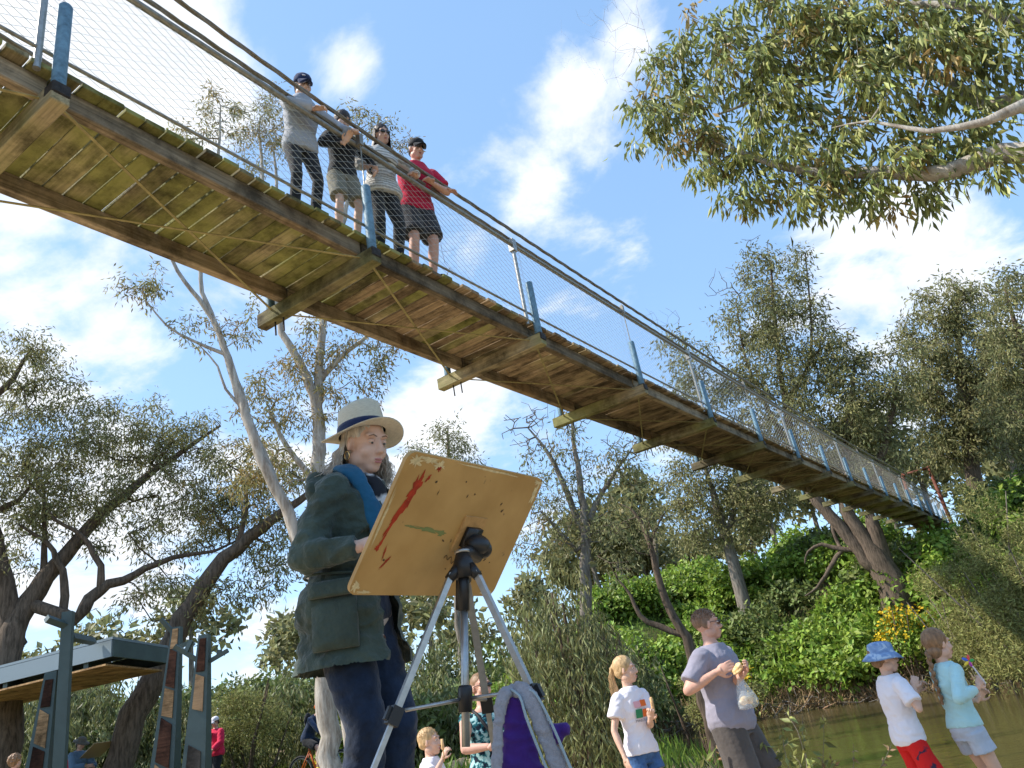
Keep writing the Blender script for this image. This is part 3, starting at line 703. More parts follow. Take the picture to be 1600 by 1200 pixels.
tree('gum_tree', 'rounded grey-green gum seen below the middle of the bridge',
     [[(1150, 900, d, .3), (1135, 840, d, .26), (1120, 790, d, .2), (1105, 740, d, .12), (1095, 700, d, .05)], [(1135, 840, d, .15), (1150, 780, d, .1), (1160, 730, d, .05)], [(1125, 810, d, .12), (1080, 770, d, .08), (1060, 740, d, .04)]],
     [(1070, 720, d, 1.3), (1100, 710, d, 1.5), (1060, 770, d, 1.6), (1110, 770, d, 1.7), (1150, 760, d, 1.5), (1180, 790, d, 1.5), (1080, 820, d, 1.6), (1140, 820, d, 1.6), (1200, 800, d, 1.2), (1050, 690, d, .8), (1220, 770, d, 1.1)],
     B_grey, L_gum, 19, dens=7.5, per=50, sig=.40, ln=.25, wr=.3, step=.6, tip=.016)
d = 47
tree('gum_tree', 'tall dense gum against the cloud, right of the leaning tree and above the wattle',
     [[(1530, 800, d, .4), (1515, 700, d, .34), (1505, 620, d, .26), (1500, 540, d, .16), (1495, 470, d, .06)], [(1510, 680, d, .2), (1465, 610, d, .13), (1440, 560, d, .06)], [(1505, 640, d, .18), (1540, 570, d, .1), (1555, 500, d, .05)]],
     [(1480, 470, d, 1.6), (1520, 480, d, 1.6), (1450, 510, d, 1.5), (1500, 540, d, 2.2), (1440, 580, d, 2.), (1545, 560, d, 2.), (1490, 610, d, 2.3), (1550, 640, d, 2.1), (1440, 640, d, 1.6), (1500, 680, d, 2.), (1465, 700, d, 1.5), (1410, 540, d, .9)],
     B_brown, L_gumd, 20, dens=7.5, per=54, sig=.42, ln=.27, wr=.3, step=.7, tip=.018, leafm2=L_gum, frac2=.45)
d = 40
tree('gum_tree', 'gum at the right edge leaning into the picture above the wattle',
     [[(1640, 800, d, .35), (1625, 700, d, .28), (1610, 600, d, .2), (1590, 520, d, .12), (1570, 450, d, .05)]],
     [(1575, 440, d, 1.1), (1600, 480, d, 1.6), (1570, 520, d, 1.2), (1610, 560, d, 1.9), (1580, 620, d, 1.5), (1620, 660, d, 1.8), (1590, 690, d, 1.2), (1560, 470, d, .6)], B_brown, L_gumd, 21, dens=7.5, per=50, sig=.40, ln=.25, wr=.3, step=.6, tip=.016)
# overhanging near branch, top right (trunk stands on the near bank outside the picture)
d = 7.0
tree('gum_tree', 'near gum branch hanging into the top right corner, long drooping leaves',
     [[(1800, 420, d, .2), (1700, 260, d, .13), (1640, 222, d, .105), (1590, 235, d, .095), (1530, 252, d, .085), (1480, 270, d, .075), (1400, 268, d, .06), (1310, 272, d, .048), (1230, 262, d, .036), (1160, 238, d, .024), (1110, 218, d, .012)],
      [(1720, 270, d, .11), (1640, 170, d+.2, .075), (1590, 150, d+.3, .07), (1540, 165, d+.3, .06), (1490, 130, d+.4, .05), (1400, 95, d+.4, .042), (1310, 88, d+.4, .036), (1255, 62, d+.3, .03), (1215, 20, d+.2, .025), (1190, -30, d, .018)],
      [(1660, 180, d, .06), (1600, 165, d-.3, .05), (1540, 190, d-.4, .034), (1450, 205, d-.4, .022), (1360, 190, d-.3, .012), (1300, 200, d-.2, .006)],
      [(1400, 95, d+.4, .03), (1300, 120, d+.2, .024), (1200, 150, d, .018), (1120, 180, d-.1, .01)],
      [(1680, 100, d, .07), (1600, 40, d, .05), (1500, 10, d, .035), (1380, 5, d, .02)],
      [(1255, 62, d+.3, .02), (1180, 75, d+.3, .014), (1120, 60, d+.3, .008)]],
     [(1020, 170, d, .3), (1060, 120, d, .42), (1010, 215, d, .22), (1100, 180, d, .42), (1090, 60, d, .4), (1150, 110, d, .45), (1180, 30, d, .45), (1160, 220, d, .4), (1080, 240, d, .33), (1220, 150, d, .45), (1250, 70, d, .45), (1250, 240, d, .38), (1190, 280, d, .33), (1130, 265, d, .28), (1300, 20, d, .45), (1320, 150, d, .45), (1330, 240, d, .38), (1290, 300, d, .3), (1350, 70, d, .45), (1390, 180, d, .42), (1400, 30, d, .45), (1420, 270, d, .33), (1390, 300, d, .25), (1460, 100, d, .42), (1480, 200, d, .36), (1500, 30, d, .42), (1550, 90, d, .4), (1545, 180, d, .25), (1570, 30, d, .42), (1520, 270, d, .22), (1560, 260, d, .15), (1145, 315, d, .14), (1240, 300, d, .25), (1340, 310, d, .2), (1450, 300, d, .16)],
     B_white, L_near, 22, dens=120, per=24, sig=.10, ln=.13, wr=.27, droop=.85, step=.16, tip=.0042, bare=[(930, 70, d, .55), (965, 30, d, .4), (985, 110, d, .35)], base=at(1960, 1100, 8.0), leafm2=L_gold, frac2=.12)
# ------------------------------------------------------------------ shrubs, thickets, reeds, grass
def bush_leaves(c, r, h, n, ln, wr, rng, lumps=12, droop=.1, up=.5):
    """leafy dome: leaves on the skins of many small lumps"""
    c = np.asarray(c, float)
    u = rnd_unit(lumps, rng); u[:, 2] = np.abs(u[:, 2])*1.0-.15
    lc = c+u*np.array([r, r, h])*rng.uniform(.45, .8 if lumps < 30 else 1.0, lumps)[:, None]; lr = rng.uniform(.28, .5, lumps)*min(r, h)*(1 if lumps < 30 else .55)
    k = rng.integers(0, lumps, n); o = rnd_unit(n, rng); o[:, 2] = np.where(rng.random(n) < .7, np.abs(o[:, 2]), o[:, 2])
    P = lc[k]+o*(lr[k]*rng.uniform(.55, 1.08, n))[:, None]
    D = rnd_unit(n, rng)+o*.5+np.array([0, 0, -droop*2])
    nr = o+rnd_unit(n, rng)*.8+np.array([0, 0, up])
    return leaf_arrays(P, D, ln*rng.uniform(.6, 1.35, n), wr, nr, rng)
def weep_leaves(c, r, h, strands, per, ln, wr, rng, hang=(.5, 1.4)):
    """hanging leafy strands over a tall dome"""
    c = np.asarray(c, float)
    u = rnd_unit(strands, rng); u[:, 2] = np.abs(u[:, 2])
    top = c+u*np.array([r, r, h])*(rng.uniform(.35, 1, strands)**.5)[:, None]
    hg = rng.uniform(*hang, strands); sway = rng.normal(size=(strands, 3))*.12
    t = rng.uniform(0, 1, (strands, per))
    P = top[:, None]+np.array([0, 0, -1.])*(t*hg[:, None])[..., None]+sway[:, None]*t[..., None]+rng.normal(size=(strands, per, 3))*.06
    P = P.reshape(-1, 3); n = len(P)
    D = np.array([0, 0, -1.])+rnd_unit(n, rng)*.65
    return leaf_arrays(P, D, ln*rng.uniform(.6, 1.3, n), wr, rng=rng)
def stems(c, r, h, n, rad, rng):
    c = np.asarray(c, float); A, B, ra, rb = [], [], [], []
    for _ in range(n):
        p = c+np.array([rng.normal()*r*.12, rng.normal()*r*.12, -.3]); e = c+np.array([rng.normal()*r*.5, rng.normal()*r*.5, h*rng.uniform(.6, 1.)])
        m = (p+e)/2+rng.normal(size=3)*r*.1
        A += [p, m]; B += [m, e]; ra += [rad, rad*.7]; rb += [rad*.7, rad*.3]
    return seg_tubes(A, B, ra, rb, 5)
def shrub(name, label, px, d, top_py, r, leafm, kind='bush', n=5000, ln=.09, wr=.45, seed=0, stemm=None, base_z=None, lumps=14, group=None, cat='shrub', extra=None, hang=(.5, 1.4)):
    rng = np.random.default_rng(seed)
    p = at(px, 1000, d); g = gz(p.x, p.y) if base_z is None else base_z; top = at(px, top_py, d).z; h = max(.4, top-g)
    o = empty(name, label, cat, (p.x, p.y, g), group=group)
    if kind == 'bush': V, F = bush_leaves((0, 0, h*.3), r, h*.68, n, ln, wr, rng, lumps)
    else:
        V1, F1 = weep_leaves((0, 0, h*.25), r, h*.75, n//22, 22, ln, wr, rng, hang); V, F = V1, F1
    ob('foliage', mesh_np('foliage', V, F), leafm, o, kind='stuff')
    SV, SF = stems((0, 0, 0), r, h*.85, 7, .05, rng); ob('stem', mesh_np('stem', SV, SF, True), stemm or B_brown, o)
    if extra:
        em, en, el = extra; V, F = bush_leaves((0, 0, h*.4), r, h*.66, en, el, .8, rng, lumps); ob('flower_heads', mesh_np('flower_heads', V, F), em, o, kind='stuff')
    return o
rng = np.random.default_rng(101)
# bright green thicket over the far bank slope
parts, parts2 = [], []
cnt = 0
while cnt < 190:
    x = rng.uniform(1.5, 27); yf = np.interp(x, YF[:, 0], YF[:, 1]); far = rng.uniform(.6, 19); y = yf+far
    if abs((x-BX)*bv[0]+(y-BY)*bv[1]-.7) < 2.2 and far > 9: continue          # keep the bridge landing clear
    r = rng.uniform(.9, 2.3); g = gz(x, y)
    (parts if rng.random() < .74 else parts2).append(bush_leaves((x, y, g+r*.15), r, r*rng.uniform(.75, 1.15), int(640*r), .26, .6, rng, 12)); cnt += 1
V, F = cat_vf(parts); tag(ob('hillside_thicket', mesh_np('hillside_thicket', V, F), L_green), 'bright green leafy thicket covering the far bank slope under the bridge', 'thicket', kind='stuff')
V, F = cat_vf(parts2); tag(ob('olive_thicket', mesh_np('olive_thicket', V, F), L_mid), 'duller olive and brownish shrubs mixed through the far bank slope', 'thicket', kind='stuff')
# soft olive scrub filling the back of the near side
parts = []; parts2 = []; spots = []
for k in range(130):
    px = rng.uniform(-60, 1010); dd = rng.uniform(25, 38) if px < 600 else rng.uniform(18, 30)
    p = at(px, 1000, dd)
    if river_sd(np.array([p.x]), np.array([p.y]))[0] > -.8: continue
    g = gz(p.x, p.y); h = rng.uniform(2.0, 4.6) if dd > 23 else rng.uniform(1.2, 2.6); r = rng.uniform(1.1, 1.9)
    if rng.random() < .5: parts.append(weep_leaves((p.x, p.y, g+h*.25), r, h*.75, int(40*r*h**.6), 16, .20, .3, rng, (.4, 1.1)))
    else: parts2.append(bush_leaves((p.x, p.y, g+h*.3), r, h*.7, int(560*r*h**.5), .21, .5, rng, 14))
V, F = cat_vf(parts); tag(ob('background_scrub', mesh_np('background_scrub', V, F), L_droop), 'soft olive scrub filling the background behind the shelter and painter', 'scrub', kind='stuff')
V, F = cat_vf(parts2); tag(ob('green_scrub', mesh_np('green_scrub', V, F), L_mid), 'darker green undergrowth bushes behind the cyclist and the painter', 'scrub', kind='stuff')
# distant woodland closing the view
parts = []; A, B_, ra, rb = [], [], [], []
for k in range(46):
    px = rng.uniform(-250, 1900); dd = rng.uniform(52, 85); p = at(px, 1000, dd); g = gz(p.x, p.y); h = rng.uniform(7, 12); r = rng.uniform(2.6, 4.2)
    parts.append(bush_leaves((p.x, p.y, g+h*.55), r, h*.5, 900, .7, .5, rng, 16)); A.append((p.x, p.y, g-.5)); B_.append((p.x+rng.normal()*.6, p.y, g+h*.7)); ra.append(.3); rb.append(.12)
V, F = cat_vf(parts); fw = tag(ob('distant_woodland', mesh_np('distant_woodland', V, F), L_gumd), 'distant line of grey-green trees closing the view behind everything', 'woodland', kind='stuff')
V, F = seg_tubes(np.array(A), np.array(B_), ra, rb, 6); ob('distant_trunks', mesh_np('distant_trunks', V, F), B_grey, fw, kind='stuff')
# individual shrubs that can be told apart
shrub('weeping_shrub', 'tall weeping grey-green shrub beside the tripod, left of the girl in white', 872, 10.5, 850, .85, L_droop, 'weep', 8000, .13, .2, 31, hang=(.6, 1.6))
shrub('weeping_shrub', 'narrower weeping shrub just behind the girl in the white shirt', 938, 11.5, 930, .45, L_droop, 'weep', 3200, .12, .2, 32, hang=(.6, 1.6))
shrub('round_shrub', 'round pale grey-green shrub behind the left shoulder of the man in grey', 1068, 22, 985, 1.0, L_wattle, 'bush', 5000, .10, .25, 33)
shrub('round_shrub', 'rounded soft yellow-green bush beside the standing figure in red', 385, 24, 1035, 1.5, L_wattle, 'bush', 8000, .11, .25, 34)
shrub('green_shrub', 'vivid green shrub low between the tripod legs', 790, 17, 1040, 1.2, L_green, 'bush', 5000, .12, .6, 35)
shrub('green_shrub', 'vivid green shrub behind the small fair-haired boy', 650, 19, 1110, 1.1, L_green, 'bush', 4500, .12, .6, 36)
shrub('green_shrub', 'green leafy shrub beside the cyclist front wheel', 545, 22, 1120, 1.0, L_green, 'bush', 4000, .12, .6, 37)
shrub('flowering_shrub', 'green shrub with yellow flowers below the leaning gum', 1415, 33.5, 925, 1.3, L_green, 'bush', 3500, .16, .5, 38, extra=(L_yel, 900, .11))
shrub('flowering_shrub', 'small bush with yellow blossom right beside the head of the man in grey', 1135, 32.5, 985, 1.0, L_wattle, 'bush', 2500, .14, .4, 39, extra=(L_yel, 350, .1))
for k, (px, dd, top, r, lab) in enumerate(((1600, 27.5, 690, 2.3, 'big feathery yellow-green wattle at the right edge, the bridge shadow across it'), (1690, 26, 720, 2.6, 'second feathery wattle cut by the right edge of the picture'), (1520, 29, 860, 1.5, 'small wattle in front of the bridge landing'))):
    shrub('wattle', lab, px, dd, top, r, L_wattle, 'bush', 26000 if k < 2 else 9000, .13, .22, 50+k, cat='wattle', stemm=B_grey, lumps=70)
# dry reeds and roots along the far waterline, grass on the banks
P, D, ln = [], [], []
for k in range(5200):
    x = rng.uniform(1.6, 30); y = np.interp(x, YF[:, 0], YF[:, 1])+rng.uniform(-.5, .8)*1.0
    P.append((x, y, max(gz(x, y), WATER_Z)-.05)); D.append((rng.normal()*.45, -.25+rng.normal()*.4, rng.uniform(.3, 1.2))); ln.append(rng.uniform(.3, .95))
V, F = leaf_arrays(np.array(P), np.array(D), np.array(ln), .05, rng=rng); tag(ob('dry_reeds', mesh_np('dry_reeds', V, F), L_dry), 'dry brown reeds and roots along the far waterline', 'reeds', kind='stuff')
A, B_, ra = [], [], []
for k in range(260):
    x = rng.uniform(2, 28); y = np.interp(x, YF[:, 0], YF[:, 1])+rng.uniform(-.7, .5); p = np.array([x, y, WATER_Z+rng.uniform(.0, .55)]); q = p+np.array([rng.normal()*.7, rng.normal()*.35-.2, rng.normal()*.3-.15])
    m_ = (p+q)/2+rng.normal(size=3)*.12; A += [p, m_]; B_ += [m_, q]; ra += [.025, .018]
V, F = seg_tubes(np.array(A), np.array(B_), ra, np.array(ra)*.7, 4); tag(ob('bank_roots', mesh_np('bank_roots', V, F), B_grey), 'bare tangled roots hanging over the far water edge', 'roots', kind='stuff')
def grass(name, label, xs, ys, n, ln, seed, m=L_grass):
    r_ = np.random.default_rng(seed); x = r_.uniform(*xs, n); y = r_.uniform(*ys, n); z = ground_z(x, y); ok = (z > WATER_Z+.03); x, y, z = x[ok], y[ok], z[ok]
    P = np.stack([x, y, z-.02], 1); D = r_.normal(size=(len(x), 3))*.35; D[:, 2] = 1
    V, F = leaf_arrays(P, D, ln*r_.uniform(.5, 1.4, len(x)), .09, rng=r_); tag(ob(name, mesh_np(name, V, F), m), label, 'grass', kind='stuff')
grass('bank_grass', 'short green grass on the near bank where people stand', (-1, 9), (4.5, 7.6), 12000, .08, 5)
grass('far_grass', 'long green grass on the far bank and hillside', (2, 30), (20, 50), 26000, .38, 6)
grass('back_grass', 'green grass under the scrub beyond the path', (-14, 3), (11, 30), 22000, .3, 8)
# ------------------------------------------------------------------ people
def blob(mb, voxel, it=4, amp=0.0, nscale=9.0, stretch=(1, 1, 1), seed=0):
    """fuse the collected closed shapes into one continuous smooth skin -> (V, F)"""
    me = mb.mesh('tmp'); o = bpy.data.objects.new('tmp', me); C.objects.link(o)
    m = o.modifiers.new('r', 'REMESH'); m.mode = 'VOXEL'; m.voxel_size = voxel; m.adaptivity = 0
    if it:
        s = o.modifiers.new('s', 'SMOOTH'); s.factor = .5; s.iterations = it
    dg = bpy.context.evaluated_depsgraph_get(); e = o.evaluated_get(dg); em = e.to_mesh()
    n = len(em.vertices); V = np.zeros(n*3, np.float32); em.vertices.foreach_get('co', V); V = V.reshape(-1, 3).astype(float)
    NN = np.zeros(n*3, np.float32); em.vertices.foreach_get('normal', NN); NN = NN.reshape(-1, 3)
    nf = len(em.polygons); lt = np.zeros(nf, np.int32); em.polygons.foreach_get('loop_total', lt)
    li = np.zeros(len(em.loops), np.int32); em.loops.foreach_get('vertex_index', li)
    if (lt == 4).all(): F = li.reshape(-1, 4)
    else:
        st = np.concatenate([[0], np.cumsum(lt)[:-1]]); q = st[lt == 4]; F = np.stack([li[q+k] for k in range(4)], 1)
    e.to_mesh_clear(); bpy.data.objects.remove(o); bpy.data.meshes.remove(me)
    if amp:
        S = np.array(stretch)*nscale
        dn = np.array([noise.noise(Vector(p*S)+Vector((seed*7.3, seed*3.1, 0)))*.55+(.35-abs(noise.noise(Vector((p[0]*1.3, p[1]*1.3, p[2]*2.1+p[0]*.9))*nscale*1.1+Vector((0, seed*5.7, 9)))))*.9 for p in V])
        V = V+NN*(np.maximum(dn, -.22)*amp)[:, None]
    return V, F
def rotm(ax, a):
    return np.array(Matrix.Rotation(a, 3, ax))
def ik(a, t, l1, l2, pole):
    a = np.array(a, float); t = np.array(t, float); v = t-a; L = np.linalg.norm(v); d_ = v/(L+1e-9)
    if L > (l1+l2)*.999: t = a+d_*(l1+l2)*.999; L = (l1+l2)*.999
    x = (l1*l1-l2*l2+L*L)/(2*L); h = math.sqrt(max(0, l1*l1-x*x))
    p = np.array(pole, float); p = p-d_*(p@d_); p /= np.linalg.norm(p)+1e-9
    return a+d_*x+p*h, t
def hand_prims(mb, w, d, n, side, curl=.5, s=1.0, spread=.12, thumb=.5):
    """w wrist, d direction of the hand, n palm-side normal; side +1 right hand (thumb to n x d)"""
    d = unit(d); n = unit(np.array(n)-d*(np.array(n)@d)); t = np.cross(n, d)*side     # t: towards the thumb
    pc = w+d*.05*s
    mb.ell(pc, (.041*s, .050*s, .0155*s), (t, d, n), 12, 8)
    mb.tube([w-d*.03*s, w, w+d*.04*s], [.026*s, .025*s, .026*s], 10)
    for k, (o, L) in enumerate(((.029, .072), (.010, .082), (-.010, .077), (-.028, .060))):
        p = w+d*.088*s+t*o*s; dr = unit(d+t*(1.5-k)*spread*.5); ang = 0
        pts = [p-dr*.03*s]; rs = [.0098*s]; q = p
        for j, f in enumerate((.45, .31, .24)):
            ang += curl*(.55+.3*j)
            dd = dr*math.cos(ang)+n*math.sin(ang); pts.append(q); rs.append((.0094-.0008*j)*s); q = q+dd*L*f*s
        pts.append(q); rs.append(.0068*s)
        mb.tube(pts, rs, 8); mb.ell(q, (.0068*s,)*3, None, 8, 6)
    q = w+d*.018*s+t*.028*s; d1 = unit(d*.7+t*.75+n*thumb*.5); p1 = q+d1*.036*s; d2 = unit(d*.9+t*.25+n*thumb); p2 = p1+d2*.028*s; p3 = p2+unit(d+n*thumb*.9-t*.1)*.024*s
    mb.tube([q-d1*.01*s, q, p1, p2, p3], [.013*s, .0135*s, .0115*s, .010*s, .0075*s], 8); mb.ell(p3, (.0075*s,)*3, None, 8, 6)
SKIN = mat('skin', (.56, .33, .235), .5, .35, 0, .07, 14, .1, 90, bdist=.002)
SKIN2 = mat('pink_skin', (.60, .34, .25), .5, .35, 0, .09, 14, .1, 90, bdist=.002)
SKIN3 = mat('fair_skin', (.64, .40, .29), .5, .35, 0, .06, 14, .1, 90, bdist=.002)
LIPS = mat('lip_skin', (.45, .17, .15), .45, .4)
EYEW = mat('eye_white', (.75, .73, .70), .25, .5); IRIS = mat('iris', (.05, .045, .035), .2, .5)
LENS = mat('sunglass_lens', (.008, .008, .01), .08, .6); RUB = mat('black_rubber', (.015, .015, .016), .6, .3)
BROW = mat('brow_hair', (.20, .13, .085), .8, .2)
def cloth(name, col, var=.08, bump=.5, bs=22, col2=None, sc_=5, rough=.85): return mat(name, col, rough, .2, 0, var, sc_, bump, bs, bdist=.012, col2=col2, sheen=.15)
HEADC = np.array([0, .015, 1.625])
def ring(c, x, y, rx, ry, n=20, p=2.3):
    t = np.arange(n)*2*math.pi/n; ct, st = np.cos(t), np.sin(t)
    cx = np.sign(ct)*np.abs(ct)**(2/p); cy = np.sign(st)*np.abs(st)**(2/p)
    return c+(rx*cx)[:, None]*x+(ry*cy)[:, None]*y
TORSO = [(.84, .125, .092), (.90, .160, .112), (.97, .163, .112), (1.08, .138, .098), (1.18, .148, .105), (1.29, .165, .115), (1.37, .168, .104), (1.425, .122, .078), (1.485, .060, .056)]
TORSO_F = [(.84, .130, .098), (.90, .170, .120), (.97, .165, .115), (1.08, .122, .090), (1.18, .130, .098), (1.28, .148, .118), (1.38, .150, .098), (1.43, .115, .075), (1.475, .052, .052)]
class Person:
    def __init__(s, label, head, d=None, H=1.75, face=(0, 1), female=False, girth=1.0, lean=0, side=0, twist=0, skin=SKIN, headrot=(0, 0, 0), hs=1.0, voxel=.013, arms=None, feet=None, at_xyz=None, group=None, hand=None, name='person', drop=True, hips=None):
        s.k = H/1.75; s.female = female; s.g = girth; s.skin = skin; s.vox = voxel; s.hs = hs; s.lean = lean; s.headrot = headrot
        rz = math.atan2(-face[0], face[1])
        p = head if at_xyz is None else Vector(at_xyz)
        base = Vector((p.x, p.y, p.z-H)) if at_xyz is None else p
        s.o = empty(name, label, 'person', tuple(base), rz, group)
        s.rz = rz
        s.Rl = rotm('X', -lean)@rotm('Y', side)@np.eye(3); s.Rt = rotm('Z', twist)
        s.piv = np.array([0, 0, .95])
        hw = .165 if female else .185
        s.hw = hw*girth**.6
        J = {}
        for sg, n in ((1, 'r'), (-1, 'l')):
            J['sh'+n] = s.up(np.array([sg*s.hw, 0, 1.392])); J['hip'+n] = np.array([sg*.088, 0, .90])
            ft = (feet or {}).get(n, (sg*.11, 0, .085)); kn, an = ik(J['hip'+n], ft, .425, .415, (sg*.15, 1, 0)); J['kn'+n] = kn; J['an'+n] = an
            a = (arms or {}).get(n, None)
            if a is None: wr, pole = s.up(np.array([sg*.27, .06, .89])), (sg*.4, -1, 0)
            else:
                wr, pole = a
                wr = s.loc(wr) if isinstance(wr, Vector) else np.array(wr, float)
            el, wr = ik(J['sh'+n], wr, .285, .255, pole); J['el'+n] = el; J['wr'+n] = wr
        s.J = J; s.hand = hand or {}
        s.neck = s.up(np.array([0, -.005, 1.45])); s.hc = s.up(HEADC)
        s.Rh = s.Rt@rotm('Z', headrot[0])@rotm('X', headrot[1])@rotm('Y', headrot[2])
    def loc(s, w_):
        q = np.array(list(w_-s.o.location)); return rotm('Z', -s.rz)@q/s.k
    def up(s, p):
        """bend the trunk: lean forward, twist"""
        p = np.array(p, float); f = float(smooth01((p[2]-.95)/.3)); a = -s.lean*(.4+.6*f) if p[2] > .95 else 0
        return s.piv+rotm('X', a)@(s.Rt@(p-s.piv)) if p[2] > .95 else p
    def tor(s, rings, grow=0.0, n=20, z0=-1, z1=9, flare=0):
        out = []
        zs = [r[0] for r in rings]
        lv = [z for z in zs if z0 < z < z1]
        if z0 > 0: lv = [z0]+lv
        if z1 < 5: lv = lv+[z1]
        for z in lv:
            if z < zs[0]: rx, ry = rings[0][1]*1.0, rings[0][2]*1.0; rx, ry = max(rx, .15), max(ry, .11)
            else: rx = np.interp(z, zs, [r[1] for r in rings]); ry = np.interp(z, zs, [r[2] for r in rings])
            g = s.g if z < 1.40 else s.g**.5
            f = float(smooth01((z-.95)/.3)); R_ = rotm('X', -s.lean*(.4+.6*f) if z > .95 else 0)@(s.Rt if z > .95 else np.eye(3))
            gr = grow+flare*max(0, (1.15-z))
            out.append(ring(s.up((0, 0, z)), R_[:, 0], R_[:, 1], rx*g+gr, ry*g+gr, n))
        return out
    def put(s, name, VF, m, parent=None, smooth=True, kind=None):
        V, F = VF; return ob(name, mesh_np(name, V*s.k, F, smooth), m, parent or s.o, kind=kind)
    def mbput(s, name, mb, m, parent=None, smooth=True):
        V = np.concatenate(mb.V)*s.k; return ob(name, mesh_np(name, V, [np.array(mb.F3).reshape(-1, 3), np.array(mb.F4).reshape(-1, 4)], smooth), m, parent or s.o)
    def H2(s, p): return s.hc+s.Rh@(np.array(p, float)*s.hs)
    def hell(s, mb, c, r, R_=None, nu=14, nv=9):
        ax = s.Rh.T if R_ is None else (s.Rh@R_).T
        mb.ell(s.H2(c), [q*s.hs for q in r], ax, nu, nv)
    def body(s, lids=False):
        J = s.J; g = s.g; T = TORSO_F if s.female else TORSO
        mb = MB(); mb.loft(s.tor(T)); 
        ga = g**.7
        for n in 'rl':
            mb.ell(J['sh'+n], (.058*ga,)*3, None, 10, 7)
            mb.tube([J['sh'+n], J['sh'+n]*.55+J['el'+n]*.45, J['el'+n]], [.054*ga, .047*ga, .038*ga], 10); mb.ell(J['el'+n], (.038*ga,)*3, None, 10, 7)
            mb.tube([J['el'+n], J['el'+n]*.7+J['wr'+n]*.3, J['wr'+n]], [.038*ga, .041*ga, .026*ga**.5], 10)
            mb.tube([J['hip'+n], J['hip'+n]*.5+J['kn'+n]*.5, J['kn'+n]], [.092*g, .074*g, .053*g**.7], 12); mb.ell(J['kn'+n], (.054*g**.7,)*3, None, 10, 7)
            kn, an = J['kn'+n], J['an'+n]; mb.tube([kn, kn*.68+an*.32+np.array([0, -.012, 0]), an], [.051*g**.7, .056*g**.7, .036], 12)
            mb.tube([an+np.array([0, -.03, -.03]), an+np.array([0, .05, -.045]), an+np.array([0, .14, -.062])], [.036, .038, .025], 10)
        mb.tube([s.neck-np.array([0, 0, .05]), s.neck, s.H2((0, -.012, -.06))], [.062*g**.3, .052*g**.3, .051*s.hs*g**.2], 12)
        parts = [blob(mb, s.vox*1.35, 4)]
        hd = MB(); E = s.hell
        E(hd, (0, -.014, .028), (.074, .094, .090)); E(hd, (0, .028, -.032), (.058, .062, .083)); E(hd, (0, .052, -.090), (.034, .032, .024))
        for q in (-1, 1):
            E(hd, (q*.034, .056, -.030), (.027, .026, .030)); E(hd, (q*.030, .070, .034), (.026, .016, .012)); E(hd, (q*.046, .005, -.062), (.022, .045, .034)); E(hd, (q*.076, -.004, -.004), (.009, .020, .031), rotm('Z', q*-.35)); E(hd, (q*.012, .098, -.030), (.009, .011, .008))
        hd.tube([s.H2((0, .082, .022)), s.H2((0, .096, -.004)), s.H2((0, .106, -.026)), s.H2((0, .094, -.034))], [.009*s.hs, .0105*s.hs, .0125*s.hs, .009*s.hs], 8)
        E(hd, (0, .082, -.060), (.026, .014, .010)); E(hd, (0, .080, -.072), (.022, .013, .009))
        hd.tube([s.neck, s.H2((0, -.012, -.05))], [.050*g**.3, .051*s.hs], 10)
        parts.append(blob(hd, .0062*s.hs*(1 if s.vox < .012 else 1.35), 4))
        for n, sg in (('r', 1), ('l', -1)):
            h = s.hand.get(n, {}); mb = MB(); dv = h.get('d', unit(J['wr'+n]-J['el'+n])); nn = h.get('n', (-sg, 0, 0))
            hand_prims(mb, J['wr'+n], np.array(dv, float), np.array(nn, float), sg, h.get('curl', .45), .98*g**.25, thumb=h.get('thumb', .5)); parts.append(blob(mb, .0052 if s.vox < .012 else .0068, 1))
        b = s.put('body', cat_vf(parts), s.skin)
        # face
        mb = MB(); s.hell(mb, (0, .0945, -.0585), (.021, .0055, .0042)); s.hell(mb, (0, .0925, -.0690), (.018, .0055, .0050)); s.mbput('lips', mb, LIPS, b)
        for q in (-1, 1):
            mb = MB(); s.hell(mb, (q*.030, .0755, .010), (.0120, .0100, .0050)); e = s.mbput('eye', mb, EYEW, b)
            mb = MB(); s.hell(mb, (q*.030, .0836, .008 if not lids else .0045), (.0058, .0028, .0046)); s.mbput('iris', mb, IRIS, b)
            if lids: mb = MB(); s.hell(mb, (q*.030, .0752, .0128), (.0142, .0122, .0072)); s.mbput('eyelid', mb, s.skin, b)
            mb = MB(); mb.tube([s.H2((q*.013, .088, .031)), s.H2((q*.030, .0885, .037)), s.H2((q*.047, .079, .031))], [.0022, .0028, .0014], 6); s.mbput('eyebrow', mb, BROW, b)
        return b
    def top(s, m, hem=.88, sleeve=.55, loose=.014, name='shirt', slv=.014, flare=.05, neck=1.475, amp=.007, cuff=None, extra=None, vox=None):
        T = TORSO_F if s.female else TORSO; mb = MB(); mb.loft(s.tor(T, loose, 24, hem, neck, flare)); J = s.J; ga = s.g**.7
        for n in 'rl':
            sh, el, wr = J['sh'+n], J['el'+n], J['wr'+n]; mb.ell(sh, (.056*ga+loose*.4+min(0, slv),)*3, None, 12, 8)
            if sleeve <= 1: mb.tube([sh, sh+(el-sh)*sleeve*.5, sh+(el-sh)*sleeve], [.050*ga+slv, .053*ga+slv, .055*ga+slv*1.25], 14)
            else:
                f = sleeve-1; mb.tube([sh, sh*.5+el*.5, el], [.052*ga+slv, .048*ga+slv, .043*ga+slv], 14); mb.ell(el, (.044*ga+slv,)*3, None, 12, 8)
                mb.tube([el, el+(wr-el)*f*.5, el+(wr-el)*f], [.044*ga+slv, .041*ga+slv, (.034*ga+slv) if cuff is None else cuff], 14)
        if extra: extra(mb)
